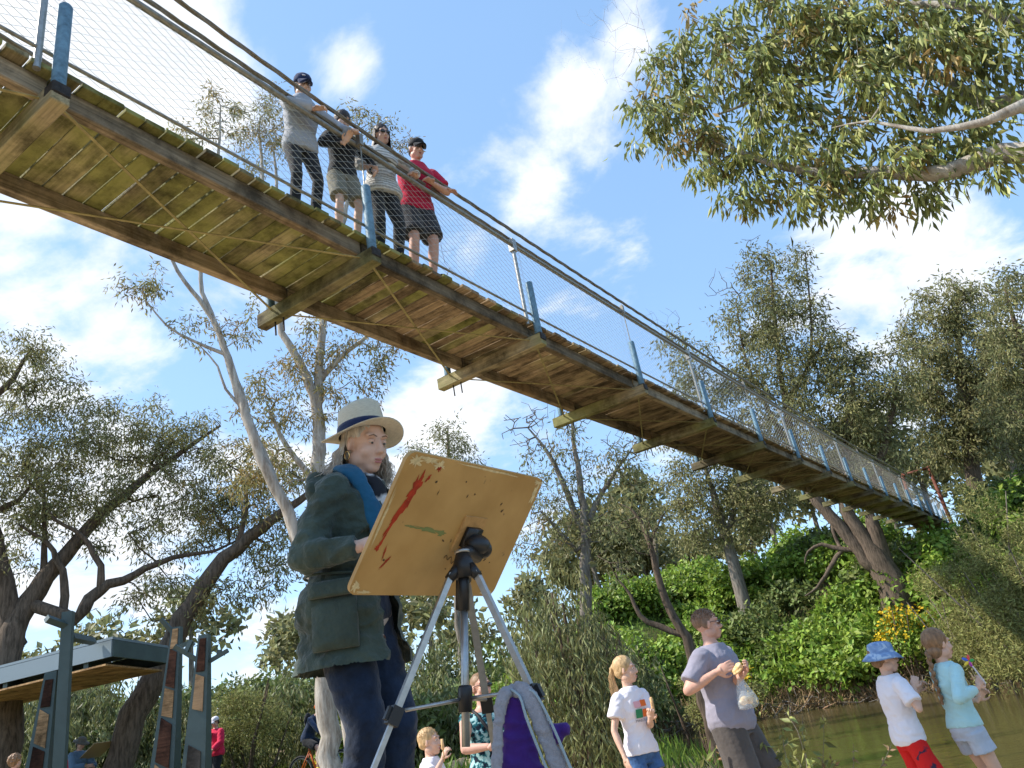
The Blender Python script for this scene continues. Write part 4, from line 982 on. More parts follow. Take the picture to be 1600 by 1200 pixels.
        return s.put(name, blob(mb, vox or max(.010, s.vox*.85), 3, amp, 8, (1, 1, .55), hash(name) % 17), m)
    def bottom(s, m, length=.5, loose=.012, name='shorts', waist=1.0, amp=.006, flare=.012, vox=None):
        T = TORSO_F if s.female else TORSO; mb = MB(); mb.loft(s.tor(T, loose, 24, .82, waist)); J = s.J; g = s.g
        for n in 'rl':
            hp, kn, an = J['hip'+n]+np.array([0, 0, -.01]), J['kn'+n], J['an'+n]
            if length <= 1: mb.tube([hp, hp+(kn-hp)*length*.5, hp+(kn-hp)*length], [.094*g+loose, .086*g+loose*1.2, (.092-.026*length)*g+loose+flare], 16)
            else:
                f = length-1; mb.tube([hp, hp*.5+kn*.5, kn], [.094*g+loose, .077*g+loose, .056*g+loose], 16); mb.ell(kn, (.057*g+loose,)*3, None, 12, 8)
                e = kn+(an-kn)*f; mb.tube([kn, kn*.65+e*.35, e], [.056*g+loose, .057*g+loose, .042+loose+flare*.5], 16)
        return s.put(name, blob(mb, vox or max(.010, s.vox*.85), 3, amp, 8, (1, 1, .6), len(name)), m)
    def shoes(s, m):
        for n in 'rl':
            an = s.J['an'+n]; mb = MB(); mb.ell(an+np.array([0, .065, -.055]), (.046, .135, .034)); mb.ell(an+np.array([0, 0, -.02]), (.045, .06, .055)); s.put('shoe', blob(mb, .012, 2), m)
    def hair_cap(s, m, grow=.012, low=-.02, lowr=1.0, name='hair', noise_a=.008, extra=None, front=.0):
        mb = MB(); s.hell(mb, (0, -.026+front, .042), (.078+grow*.6, .094+grow*.5, .084+grow), None, 18, 12)
        s.hell(mb, (0, -.052, low), (.066*lowr+grow*.5, .056*lowr+grow*.5, .052*lowr))
        for q in (-1, 1): s.hell(mb, (q*.062, -.02, .01), (.022, .035, .04))
        if extra: extra(mb)
        return s.put(name, blob(mb, .0075 if s.vox < .012 else .010, 1, noise_a, 55, (1, 1, .35), 3), m)
    def strands(s, m, n, roots, path, rad=.0035, name='hair_strands', seed=0):
        """loose strands: roots(rng) -> head-local start, path(rng, p) -> list of head-local points"""
        rg = random.Random(seed); A, B_, ra, rb = [], [], [], []
        for _ in range(n):
            p = roots(rg); pts = [np.array(p)]+[np.array(q) for q in path(rg, p)]
            W_ = [s.H2(q) for q in pts]
            for k in range(len(W_)-1): A.append(W_[k]); B_.append(W_[k+1]); ra.append(rad*(1-.12*k)); rb.append(rad*(1-.12*(k+1)))
        return s.put(name, seg_tubes(np.array(A), np.array(B_), ra, rb, 4), m)
    def sunglasses(s):
        mb = MB()
        for q in (-1, 1):
            s.hell(mb, (q*.033, .0965, .008), (.028, .006, .019), rotm('Z', -q*.22), 12, 8); mb.tube([s.H2((q*.058, .086, .014)), s.H2((q*.078, .03, .014)), s.H2((q*.080, -.01, .008))], .0026, 6)
        mb.tube([s.H2((-.012, .103, .012)), s.H2((.012, .103, .012))], .003, 6)
        s.mbput('sunglasses', mb, LENS)
    def glasses(s, m):
        mb = MB()
        for q in (-1, 1):
            pts = [s.H2((q*.033+.024*math.cos(t), .100, .008+.018*math.sin(t))) for t in np.linspace(0, 2*math.pi, 17)]; mb.tube(pts, .0022, 5, False)
            mb.tube([s.H2((q*.057, .096, .012)), s.H2((q*.080, -.01, .01))], .002, 5)
        mb.tube([s.H2((-.010, .102, .010)), s.H2((.010, .102, .010))], .002, 5); s.mbput('glasses', mb, m)
    def hat_rings(s, prof, ax=None, n=28, ov=(1, 1)):
        """surface of revolution about the head's up axis: (radius, z) with oval factors, head-local"""
        out = []
        for r, z in prof:
            t = np.arange(n)*2*math.pi/n
            out.append(np.array([s.H2((r*ov[0]*math.cos(a), r*ov[1]*math.sin(a)-.012, z)) for a in t]))
        return out
    def cap(s, m, m2=None, brimdir=1):
        mb = MB(); mb.loft(s.hat_rings([(.086, .035), (.089, .06), (.085, .09), (.068, .118), (.04, .134), (.008, .139)], ov=(1, 1.12)))
        c = s.mbput('cap', mb, m)
        mb = MB(); rr = []
        for f in np.linspace(0, 1, 7):
            rr.append(np.array([s.H2((math.sin(a)*(.078-.012*f*f), .068+math.cos(a)*.03+f*.075*max(.15, math.cos(a)), .048-.022*f-.03*(math.sin(a)**2)*(.4+.6*f)+dz)) for a, dz in [(a, 0) for a in np.linspace(-1.5, 1.5, 13)]+[(a, -.004) for a in np.linspace(1.5, -1.5, 13)]]))
        mb.loft(rr); s.mbput('cap_peak', mb, m2 or m, c)
        return c
# ---- fabrics and hair
def pattern(name, cols, scale, thresh=(.45, .55), stretch=(1, 1, 1), rough=.85, kind='noise'):
    m = bpy.data.materials.new(name); m.use_nodes = True; t = m.node_tree; L = t.links.new; b = t.nodes['Principled BSDF']; b.inputs['Roughness'].default_value = rough; b.inputs['Specular IOR Level'].default_value = .2
    tcn = N(t, 'ShaderNodeTexCoord'); mp = N(t, 'ShaderNodeMapping'); mp.inputs['Scale'].default_value = stretch; L(tcn.outputs['Object'], mp.inputs[0])
    if kind == 'noise': n1 = N(t, 'ShaderNodeTexNoise'); n1.inputs['Scale'].default_value = scale; n1.inputs['Detail'].default_value = 3; n1.inputs['Distortion'].default_value = .6; f = n1.outputs['Fac']
    elif kind == 'wave': n1 = N(t, 'ShaderNodeTexWave', bands_direction='Z'); n1.inputs['Scale'].default_value = scale; n1.inputs['Distortion'].default_value = 2.5; n1.inputs['Detail Scale'].default_value = 2; f = n1.outputs['Fac']
    else: n1 = N(t, 'ShaderNodeTexVoronoi'); n1.inputs['Scale'].default_value = scale; f = n1.outputs['Distance']
    L(mp.outputs[0], n1.inputs['Vector'])
    r = N(t, 'ShaderNodeValToRGB'); e = r.color_ramp.elements
    e[0].position = thresh[0]; e[0].color = (*cols[0], 1); e[1].position = thresh[1]; e[1].color = (*cols[1], 1)
    for k, c in enumerate(cols[2:]): q = e.new(min(.98, thresh[1]+.06*(k+1))); q.color = (*c, 1)
    L(f, r.inputs[0]); L(r.outputs[0], b.inputs['Base Color'])
    return m
F_jacket = cloth('dark_green_cotton', (.050, .070, .056), .3, 1.0, 34); F_jean = cloth('dark_denim', (.009, .019, .042), .45, .8, 20, sc_=9)
F_blue = cloth('teal_blue_scarf', (.012, .095, .175), .2, .6, 30); F_bw = pattern('black_white_scarf', ((.02, .02, .025), (.62, .58, .55)), 9)
F_leop = pattern('brown_patterned_knit', ((.015, .012, .012), (.17, .075, .045), (.5, .45, .42)), 7, (.40, .46))
F_grey = cloth('heather_grey_fleece', (.36, .37, .40), .15, .6, 30); F_black = cloth('black_cloth', (.018, .019, .022), .2, .6, 25); F_short = cloth('grey_green_shorts', (.20, .19, .15), .15, .6, 25)
F_stripe = pattern('wavy_striped_knit', ((.36, .34, .31), (.66, .64, .60)), 9, (.4, .6), kind='wave'); F_red = cloth('crimson_polo', (.50, .012, .05), .12, .6, 22); F_char = cloth('charcoal_shorts', (.035, .036, .042), .2, .6, 25)
F_white = cloth('white_tee', (.78, .75, .80), .03, .6, 20); F_lilac = cloth('grey_lilac_tee', (.27, .255, .31), .08, .6, 18); F_brown = cloth('brown_grey_shorts', (.085, .073, .066), .15, .6, 22)
F_denim = cloth('blue_denim', (.05, .12, .27), .35, .7, 22, sc_=12); F_pale = cloth('pale_denim', (.42, .47, .55), .12, .6, 25); F_aqua = cloth('pale_aqua_jersey', (.42, .66, .68), .06, .6, 20)
F_redsh = pattern('red_printed_shorts', ((.05, .03, .06), (.62, .02, .02)), 13, (.33, .38)); F_floral = pattern('teal_floral_top', ((.008, .016, .03), (.02, .17, .20), (.35, .55, .55)), 26, (.42, .50))
F_bucket = pattern('blue_shark_print', ((.15, .24, .42), (.22, .34, .55), (.40, .52, .66)), 18, (.42, .56)); F_pink = cloth('bright_red_jacket', (.62, .02, .07), .12, .7, 14); F_work = cloth('blue_work_shirt', (.13, .22, .33), .15, .7, 16)
F_navy = cloth('navy_jersey', (.02, .035, .075), .3, .5, 20); F_orange = cloth('orange_shirt', (.7, .14, .02), .1, .4, 20)
def short_hair(P, m, n):
    def root(rg):
        u_ = unit((rg.gauss(0, 1), rg.gauss(-.35, 1), abs(rg.gauss(0, 1))+.1)); return (u_[0]*.078, -.026+u_[1]*.094, .042+u_[2]*.082)
    P.strands(m, n, root, lambda rg, p: [(p[0]*1.10+rg.uniform(-.006, .006), (p[1]+.026)*1.08-.026+rg.uniform(0, .012), .042+(p[2]-.042)*1.09+.002)], .0022, name='hair_strands', seed=n)
def hairm(n, c): return mat(n, c, .5, .4, 0, .3, 60, .7, 120, stretch=(1, 1, .15), bdist=.004)
H_grey = hairm('ash_grey_hair', (.52, .46, .38)); H_brown = hairm('brown_hair', (.095, .05, .028)); H_dark = hairm('dark_hair', (.035, .022, .016)); H_blond = hairm('fair_blond_hair', (.50, .33, .16)); H_light = hairm('light_brown_hair', (.23, .13, .065)); H_sand = hairm('short_sandy_hair', (.20, .12, .075))
# ---- the four on the bridge
GB = 'people leaning on the bridge rail'
def bridge_person(label, i, v, H, **k):
    p = bp(i, v, .27); return Person(label, None, H=H, at_xyz=tuple(p), voxel=.013, group=GB, **k)
def rail(i, dv=0, dh=0): return Vector(bp(i, .035+dv, 1.33+dh))
P = bridge_person('boy in navy cap and grey fleece leaning on the bridge rail', .815, .27, 1.62, face=(.72, -.69), lean=.16, girth=.86, hs=1.02, headrot=(-.15, -.42, .05), skin=SKIN3,
    arms={'r': (rail(.80, -.03, .05), (.9, -.5, .3)), 'l': (rail(.97, -.02, .05), (-.9, -.4, .2))}, hand={'r': dict(d=(-.5, .6, -.1), n=(0, 0, -1), curl=.7), 'l': dict(d=(.2, .9, -.1), n=(0, 0, -1), curl=.9)})
P.body(); P.top(F_grey, hem=.84, sleeve=1.82, loose=.035, slv=.026, name='fleece', flare=.02, neck=1.50, amp=.012); P.bottom(F_black, 1.97, .006, 'trousers', flare=0); P.shoes(RUB); P.hair_cap(H_dark, .004)
cp_ = P.cap(cloth('navy_cap', (.018, .03, .085), .1, .4, 30)); P.glasses(RUB)
mb = MB(); P.hell(mb, (.02, .078, .088), (.020, .010, .008)); P.mbput('cap_badge', mb, F_white, cp_)
P = bridge_person('bareheaded boy in black jumper and grey shorts at the bridge rail', 1.0, .26, 1.52, face=(.66, -.75), lean=.12, girth=.84, hs=1.06, headrot=(-.1, -.38, -.1), skin=SKIN3,
    arms={'r': (rail(.93, -.02, -.12), (.9, -.6, 0)), 'l': (rail(1.085, .02, -.2), (-.9, -.6, 0))}, hand={'r': dict(d=(-.25, .7, .6), n=(0, 1, 0), curl=.35)})
P.body(); P.top(F_black, hem=.87, sleeve=1.85, loose=.024, slv=.02, name='jumper', flare=.03, amp=.009); P.bottom(F_short, .86, .022, 'shorts', flare=.02); P.shoes(RUB); P.hair_cap(H_dark, .016, front=.008)
mb = MB(); mb.box(P.up((0, .15, 1.30)), (.16, .012, .045)); P.mbput('jumper_print', mb, F_red)
P = bridge_person('woman with long dark hair and striped knit top at the bridge rail', 1.20, .26, 1.66, face=(.6, -.8), female=True, lean=.2, headrot=(0, -.34, .1), skin=SKIN,
    arms={'r': (rail(1.08, .1, -.10), (.9, -.7, 0)), 'l': (rail(1.30, -.03, .04), (-.9, -.5, .3))}, hand={'l': dict(d=(.9, .4, -.1), n=(0, 0, -1), curl=.7)})
P.body(); P.top(F_stripe, hem=.86, sleeve=1.8, loose=.03, slv=.022, name='knit_top', flare=.12, amp=.009); P.bottom(F_black, 1.97, .008, 'trousers', flare=0); P.shoes(RUB); P.sunglasses()
P.hair_cap(H_dark, .010, -.06, 1.1)
def rt(rg): a = rg.uniform(-2.6, .6); return (.078*math.cos(a+math.pi/2), -.03+.085*math.sin(a-.2)*.9, .02+rg.uniform(-.05, .06))
def long_roots(rg):
    a = rg.uniform(math.pi*.9, math.pi*2.1); return (.088*math.cos(a), -.008+.088*math.sin(a), rg.uniform(-.03, .07))
P.strands(H_dark, 320, long_roots, lambda rg, p: [(p[0]*1.12, p[1]*1.1-.005, -.08), (p[0]*1.2+rg.uniform(-.01, .03), p[1]*1.0+.01, -.19), (p[0]*1.2+rg.uniform(0, .05), p[1]*.8+.03, -.30-rg.uniform(0, .12))], .0055, seed=4)
P = bridge_person('man in crimson polo and black cap with folded arms on the bridge rail', 1.395, .27, 1.76, face=(.6, -.8), lean=.26, girth=1.1, headrot=(0, -.32, 0), skin=SKIN2,
    arms={'r': (rail(1.50, -.06, .06), (.8, -.1, -.4)), 'l': (rail(1.39, -.05, .07), (-.8, -.1, -.5))}, hand={'r': dict(d=(-.9, .5, -.1), n=(0, 0, -1), curl=.6), 'l': dict(d=(.9, .4, 0), n=(0, 0, -1), curl=.5)})
P.body(); P.top(F_red, hem=.86, sleeve=.72, loose=.022, slv=.02, name='polo_shirt', amp=.009); P.bottom(F_char, .88, .024, 'shorts', flare=.02); P.shoes(RUB); P.hair_cap(H_dark, .002); P.cap(F_black); P.sunglasses()

# ---- the painter
hp = at(574, 690, 3.1)
PH = 1.66
base = Vector((hp.x-.130, hp.y+.03, hp.z-1.545))
wr_r = at(566, 852, 2.86)
P = Person('painter in straw fedora and dark green parka working at a drawing board', None, H=PH, at_xyz=tuple(base), face=(.93, -.37), female=True, girth=1.02, hs=1.07, lean=.19, headrot=(-.30, -.34, .06), skin=SKIN3, voxel=.0105,
    arms={'r': (wr_r, (.35, -.55, -1)), 'l': (np.array([-.26, .34, 1.08]), (-.8, -.6, -.2))}, hand={'r': dict(d=(-.35, .9, .15), n=(-.6, 0, -.6), curl=.75, thumb=.9)}, feet={'r': (.07, .0, .085), 'l': (-.06, .05, .085)})
painter = P
P.body(True); P.bottom(F_jean, 1.97, .018, 'jeans', amp=.012, flare=.01); P.shoes(RUB)
P.top(F_leop, hem=.73, sleeve=.02, loose=.012, slv=-.02, name='patterned_cardigan', flare=.03)
def hood(mb):
    mb.ell(P.up((0, -.135, 1.40)), (.15, .075, .11)); mb.ell(P.up((0, -.15, 1.31)), (.11, .06, .10))
    for q in (-1, 1): mb.tube([P.up((q*.10, .02, 1.46)), P.up((q*.085, .10, 1.38)), P.up((q*.08, .135, 1.25))], [.03, .028, .02], 10)
Vj, Fj = None, None
def jacket():
    T = TORSO_F; mb = MB(); J = P.J
    rings = P.tor(T, .030, 28, .70, 1.47, .13); mb.loft(rings)
    for n in 'rl':
        sh, el, wr = J['sh'+n], J['el'+n], J['wr'+n]; mb.ell(sh, (.072,)*3, None, 12, 8)
        mb.tube([sh, sh*.5+el*.5, el], [.066, .066, .060], 16); mb.ell(el, (.061,)*3, None, 12, 8); mb.tube([el, el*.5+wr*.5, el*.08+wr*.92], [.057, .052, .044], 16)
    hood(mb)
    V, F = blob(mb, .009, 2, .030, 8.5, (1.0, 1.0, .8), 2)
    # sharper folds across the sleeves and creases in the skirt
    n2 = np.array([noise.noise(Vector((p[0]*7, p[1]*7, p[2]*26)))*.5+noise.noise(Vector((p[0]*22, p[1]*22, p[2]*9)))*.5 for p in V])
    c = V.mean(0); out = V-np.array([0, 0, 1])*(V[:, 2:3]); out = np.stack([V[:, 0], V[:, 1], np.zeros(len(V))], 1); out /= np.linalg.norm(out, axis=1)[:, None]+1e-6
    V = V+out*(np.maximum(n2, -.3)*.016)[:, None]
    fc = V[F].mean(1); y0 = np.array([P.up((0, .0, z))[1] for z in np.clip(fc[:, 2], .5, 1.6)])
    wz = .055+.05*np.clip((1.2-fc[:, 2]), 0, 1)
    open_ = (np.abs(fc[:, 0]+.03) < wz) & (fc[:, 1]-y0 > .03) & (fc[:, 2] < 1.40)
    bottom_cap = fc[:, 2] < .708
    return V, F[~open_ & ~bottom_cap]
jk = P.put('parka', jacket(), F_jacket)
mb = MB(); q_ = []
for a in np.linspace(-.35, 1.9, 16):       # drawcord seam round the waist and stitched hem
    r_ = P.tor(TORSO_F, .062, 28, 1.06, 1.07, .13)[0]; c_ = r_.mean(0); ax_ = r_[0]-c_; ay_ = r_[7]-c_; q_.append(c_+ax_*math.cos(a-.9)+ay_*math.sin(a-.9))
mb.tube(q_, .006, 6); P.mbput('waist_seam', mb, F_jacket, jk)
def patch(name, c, size, ax, m, parent, puff=.01):
    bm = bmesh.new(); bmesh.ops.create_cube(bm, size=1); bmesh.ops.subdivide_edges(bm, edges=bm.edges[:], cuts=5, use_grid_fill=True)
    for v_ in bm.verts:
        x, y, z = v_.co; e = (1-(2*x)**4*.6)*(1-(2*z)**4*.6); v_.co = (x*size[0], y*size[1]*(.35+.65*e)+puff*e*.4*noise.noise(Vector((x*3, y, z*3))), z*size[2])
    me = bpy.data.meshes.new(name); bm.to_mesh(me); bm.free()
    for p_ in me.polygons: p_.use_smooth = True
    M3 = np.array(ax)   # rows: local x, y, z in body space
    Vv = np.array([list(v_.co) for v_ in me.vertices])@M3+np.array(c)
    me.vertices.foreach_set('co', (Vv*P.k).astype(np.float32).ravel()); me.update()
    return ob(name, me, m, parent)
rx = np.array([-.42, .91, 0]); rx /= np.linalg.norm(rx); rn = np.array([.91, .42, 0])
pc = np.array([.205, .075, .865]); up_ = np.array([-.10, -.04, 1]); up_ /= np.linalg.norm(up_)
pk = patch('pocket', pc, (.17, .055, .20), (rx, rn, up_), F_jacket, jk); patch('pocket_flap', pc+np.array([.004, 0, .125])+rn*.012, (.18, .040, .062), (rx, rn, up_), F_jacket, pk)
# scarf ends and patterned scarf at the neck
mb = MB()
pts = [P.up((.045, -.075, 1.50)), P.up((.095, .005, 1.50)), P.up((.105, .09, 1.42)), P.up((.085, .15, 1.30)), P.up((.05, .185, 1.18)), P.up((.02, .19, 1.08))]
sm = smooth_poly([(Vector(p), 1) for p in pts], .03); q = [s_[0] for s_ in sm]
for_r = []
for k, p in enumerate(q):
    d_ = unit(q[min(k+1, len(q)-1)]-q[max(k-1, 0)]); nn = unit(np.array([.55, .8, .25])-d_*(np.array([.55, .8, .25])@d_)); ss = np.cross(d_, nn); for_r.append(ring(p, ss, nn, .040+.006*math.sin(k*.7), .017, 16))
mb.loft(for_r); P.put('blue_scarf', blob(mb, .008, 2, .008, 14, (1, 1, 1), 5), F_blue)
mb = MB()
for a in np.linspace(0, 2*math.pi, 15)[:-1]: mb.ell(P.up((.066*math.cos(a), .008+.066*math.sin(a), 1.475-.022*math.sin(a))), (.03, .03, .032), None, 10, 7)
mb.ell(P.up((.0, .10, 1.40)), (.055, .03, .07)); mb.ell(P.up((-.03, .125, 1.31)), (.05, .022, .08))
P.put('neck_scarf', blob(mb, .008, 3, .008, 16, (1, 1, 1), 6), F_bw)
mb = MB(); mb.box(P.up((.075, .165, 1.14)), (.05, .03, .035), (np.array([.9, .4, 0]), np.array([-.4, .9, 0]), np.array([0, 0, 1]))); mb.box(P.up((.06, .175, 1.10)), (.045, .022, .04)); P.mbput('strap_buckle', mb, RUB, smooth=False)
# hat, hair, earring
M_straw = mat('cream_straw', (.62, .56, .42), .75, .25, 0, .10, 60, .8, 220, stretch=(1, 1, 5), bdist=.004); M_band = cloth('navy_band', (.010, .018, .055), .1, .3, 40)
def fedora():
    def prof(r, z, tilt=0, n=40): return [(r, z)]
    mb = MB(); n = 44; R_ = []
    def rg_(rx, ry, zf):
        return np.array([P.H2((rx*math.cos(a), ry*math.sin(a)-.012, zf(a))) for a in np.arange(n)*2*math.pi/n])
    cr = lambda h: (lambda a: h)
    # crown outside up to the pinched top, brim below with curved edge
    br = lambda f: (lambda a: .050+f*(-.024*math.cos(2*a)-.010+.012*max(0, -math.sin(a)))-.012*f*max(0, math.sin(a)))
    L_ = [rg_(.158, .172, lambda a: br(1)(a)-.003), rg_(.162, .176, br(1)), rg_(.140, .152, br(.7)), rg_(.112, .126, br(.25)), rg_(.092, .108, cr(.052)), rg_(.090, .106, cr(.080)), rg_(.086, .101, cr(.120)),
          rg_(.080, .095, lambda a: .152+.014*abs(math.sin(a))**2), rg_(.070, .084, lambda a: .163+.012*abs(math.sin(a))), rg_(.045, .060, lambda a: .158+.004*math.sin(a)), rg_(.012, .03, lambda a: .146)]
    mb.loft(L_, cap=False)
    Li = [rg_(.158, .172, lambda a: br(1)(a)-.003), rg_(.138, .150, lambda a: br(.7)(a)-.005), rg_(.110, .124, lambda a: br(.25)(a)-.006), rg_(.090, .105, cr(.046))]
    mb.loft(Li[::-1], cap=False)
    h = P.mbput('straw_hat', mb, M_straw)
    mb = MB(); mb.loft([rg_(.0945, .1105, cr(.053)), rg_(.0935, .1095, cr(.072)), rg_(.0915, .1075, cr(.086)), rg_(.0895, .1055, cr(.086)), rg_(.0905, .1065, cr(.053))], cap=False); P.mbput('hat_band', mb, M_band, h)
_rh = P.Rh; P.Rh = P.Rt@rotm('Z', -.30)@rotm('X', .04)@rotm('Y', .02); fedora(); P.Rh = _rh
P.hair_cap(H_grey, .004, -.04, noise_a=.004)
def pr(rg):
    a = rg.choice((rg.uniform(math.pi*1.02, math.pi*1.97),)*6+(rg.uniform(.86*math.pi, 1.0*math.pi),)); return (.082*math.cos(a), -.012+.090*math.sin(a), rg.uniform(.015, .06))
def pp(rg, p):
    o = rg.uniform(.0, 1.0); j = lambda s_: rg.uniform(-s_, s_)
    w1 = .010*math.sin(p[0]*90+o*3); e_ = rg.uniform(.6, 1.05)
    return [(p[0]*1.10+j(.004), p[1]*1.06+j(.004), -.02), (p[0]*1.20+w1+j(.008), p[1]*1.14+j(.008)-w1, -.070*e_), (p[0]*(1.20+.25*o)-w1+j(.014), p[1]*1.20+j(.014)+w1, -.110*e_), (p[0]*(1.2+.5*o)+j(.022)+w1, p[1]*1.22+j(.025), -.150*e_), (p[0]*(1.25+.75*o)+j(.03), p[1]*(1.2+.25*o)+j(.03), -.172*e_-.02*o)]
P.strands(H_grey, 900, pr, pp, .0024, seed=8)
mb = MB(); pts = [P.H2((.082+.002*math.sin(t), -.004+.016*math.cos(t), -.052+.018*math.sin(t))) for t in np.linspace(0, 2*math.pi, 19)]; mb.tube(pts, .0022, 6, False); P.mbput('earring', mb, mat('gold_metal', (.75, .50, .2), .25, .5, 1))
# pencil in hand
mb = MB(); w_ = P.J['wrr']; hd_ = unit((-.35, .9, .15)); mb.tube([w_+hd_*.06+np.array([-.02, 0, .03]), w_+hd_*.19+np.array([-.06, 0, .06])], .005, 8)
pen = ob('paint_brush', mesh_np('paint_brush', np.concatenate(mb.V)*P.k, [np.array(mb.F3).reshape(-1, 3), np.array(mb.F4).reshape(-1, 4)]), mat('brush_wood', (.5, .45, .35), .5))
pen.location = P.o.location; pen.rotation_euler = P.o.rotation_euler; tag(pen, 'pale thin brush held in the painter hand at the board edge', 'brush')

# ---- people on the river bank
def bank(label, px, py, d, H, **k): return Person(label, at(px, py, d), H=H, **k)
P = bank('man in sunglasses, grey-lilac tee and brown shorts holding bread', 1100, 951, 6.95, 1.83, face=(.80, -.60), girth=1.16, lean=-.03, headrot=(.62, 0, 0), skin=SKIN2, voxel=.0115,
    arms={'r': (at(1120, 1050, 6.65), (.5, -1, -.5)), 'l': (at(1158, 1056, 6.72), (-.6, -.8, -.5))}, hand={'r': dict(d=(-.3, .9, .25), n=(-.9, 0, 0), curl=.7, thumb=.8), 'l': dict(d=(.25, .8, .5), n=(.5, 0, .5), curl=.8)}, feet={'r': (.13, -.05, .085), 'l': (-.12, .16, .085)})
man = P
P.body(); P.top(F_lilac, hem=.84, sleeve=.78, loose=.026, slv=.020, name='tee_shirt', flare=.04, amp=.012); P.bottom(F_brown, .92, .020, 'shorts', waist=.92, flare=.028); P.shoes(RUB); P.sunglasses(); P.hair_cap(H_sand, .001, .0, .8, noise_a=.004); short_hair(P, H_sand, 500)
bx_ = np.array(list(at(1150, 1043, 6.66)))
mb = MB(); mb.ell(bx_, (.055, .055, .018), (unit((.8, .3, .6)), unit((-.3, .9, 0)), unit((-.5, -.2, .8)))); mb.ell(bx_+np.array([.008, -.01, -.022]), (.052, .05, .016), (unit((.8, .3, .5)), unit((-.3, .9, 0)), unit((-.4, -.2, .8))))
V, F = blob(mb, .006, 2, .004, 40); bo_ = ob('bread_roll', mesh_np('bread_roll', V-bx_, F, True), mat('bread_crust', (.70, .40, .13), .7, .2, 0, .3, 30, .4, 60, col2=(.85, .66, .38)), loc=tuple(bx_)); tag(bo_, 'golden round piece of bread in the hands of the man in grey', 'bread')
def glassy(name, col, alpha):
    m = bpy.data.materials.new(name); m.use_nodes = True; t = m.node_tree; b = t.nodes['Principled BSDF']; b.inputs['Base Color'].default_value = (*col, 1); b.inputs['Roughness'].default_value = .25
    tr = N(t, 'ShaderNodeBsdfTransparent'); ms = N(t, 'ShaderNodeMixShader'); ms.inputs[0].default_value = alpha; t.links.new(tr.outputs[0], ms.inputs[1]); t.links.new(b.outputs[0], ms.inputs[2]); t.links.new(ms.outputs[0], t.nodes['Material Output'].inputs[0]); return m
mb = MB(); c0 = np.array(list(at(1155, 1058, 6.70))); c1 = np.array(list(at(1171, 1104, 6.70)))
ax_ = unit(c1-c0); sx = unit(np.cross(ax_, (0, 1, 0))); sy = np.cross(ax_, sx); Lb = np.linalg.norm(c1-c0)
mb.loft([ring(c0+ax_*Lb*f, sx, sy, r1, r2, 20, 2) for f, r1, r2 in ((0, .018, .018), (.2, .035, .03), (.5, .06, .045), (.8, .082, .06), (1, .08, .055), (1.05, .05, .03))])
V, F = blob(mb, .008, 1, .014, 14); bg_ = empty('bread_bag', 'clear plastic bag of bread pieces hanging from the hand of the man in grey', 'bag', tuple(c0))
ob('bag_film', mesh_np('bag_film', V-c0, F, True), glassy('clear_plastic', (.75, .78, .78), .30), bg_)
for k in range(6):
    mb = MB(); q = ax_*Lb*(.72+.05*(k % 3))+sx*random.uniform(-.04, .04)+sy*random.uniform(-.02, .02); mb.ell(q, (.034, .028, .022), None, 10, 7); V, F = blob(mb, .008, 1, .008, 30); ob('bread_piece', mesh_np('bread_piece', V, F, True), MATS['bread_crust'], bg_)
P = bank('girl with fair ponytail and printed white tee holding a snack stick', 972, 1026, 6.85, 1.50, face=(.55, -.83), female=True, girth=.80, hs=1.02, headrot=(.62, -.05, 0), skin=SKIN3, voxel=.0115,
    arms={'r': (np.array([.27, .10, .90]), (.6, -1, 0)), 'l': (at(1016, 1124, 6.65), (-.6, -.8, -.3))}, hand={'l': dict(d=(.1, .5, .8), n=(.6, .5, 0), curl=.95)})
P.body(); P.top(F_white, hem=.90, sleeve=.62, loose=.024, slv=.022, name='tee_shirt', flare=.06, amp=.014); P.bottom(F_denim, .36, .014, 'denim_shorts', flare=.014); P.shoes(RUB)
def pony(mb):
    P.hell(mb, (0, -.115, .035), (.028, .03, .03))
    for k in range(8): P.hell(mb, (-.01-.004*k, -.135-.010*math.sin(k*.5)*1.5, .02-.028*k), (.026-.001*k, .026, .03))
P.hair_cap(H_blond, .010, -.02, extra=pony, noise_a=.006)
P.strands(H_blond, 120, lambda rg: (rg.uniform(-.03, .03), -.13, .03), lambda rg, p: [(p[0]*1.2-.01, -.16+rg.uniform(-.02, .02), -.05), (p[0]*1.3-.02, -.155+rg.uniform(-.03, .03), -.13), (p[0]-.03+rg.uniform(-.02, .02), -.14+rg.uniform(-.03, .03), -.22-rg.uniform(0, .05))], .003, seed=5)
# print on the shirt: three plain colour blocks and a short dark line of lettering
def on_chest(P, dx, dz, sx_, sz_, m, name, parent=None, off=.0):
    z = dz; T = TORSO_F if P.female else TORSO; zs = [r[0] for r in T]; V = []; n = 6
    for j in range(n+1):
        for i in range(n+1):
            x = dx+(i/n-.5)*sx_; zz = z+(j/n-.5)*sz_; rx_ = np.interp(zz, zs, [r[1] for r in T])*P.g+.040; ry_ = np.interp(zz, zs, [r[2] for r in T])*P.g+.040+off
            y = ry_*max(0, 1-abs(x/rx_)**2.3)**(1/2.3); p = P.up((0, 0, zz)); V.append(p+np.array([x, y, 0]))
    F = [(j*(n+1)+i, j*(n+1)+i+1, (j+1)*(n+1)+i+1, (j+1)*(n+1)+i) for j in range(n) for i in range(n)]
    return P.put(name, (np.array(V), np.array(F)), m, parent)
K = {'o': mat('print_orange', (.75, .16, .03), .8), 'g': mat('print_green', (.03, .22, .10), .8), 'p': mat('print_pink', (.70, .38, .42), .8), 'k': mat('print_black', (.02, .02, .03), .8)}
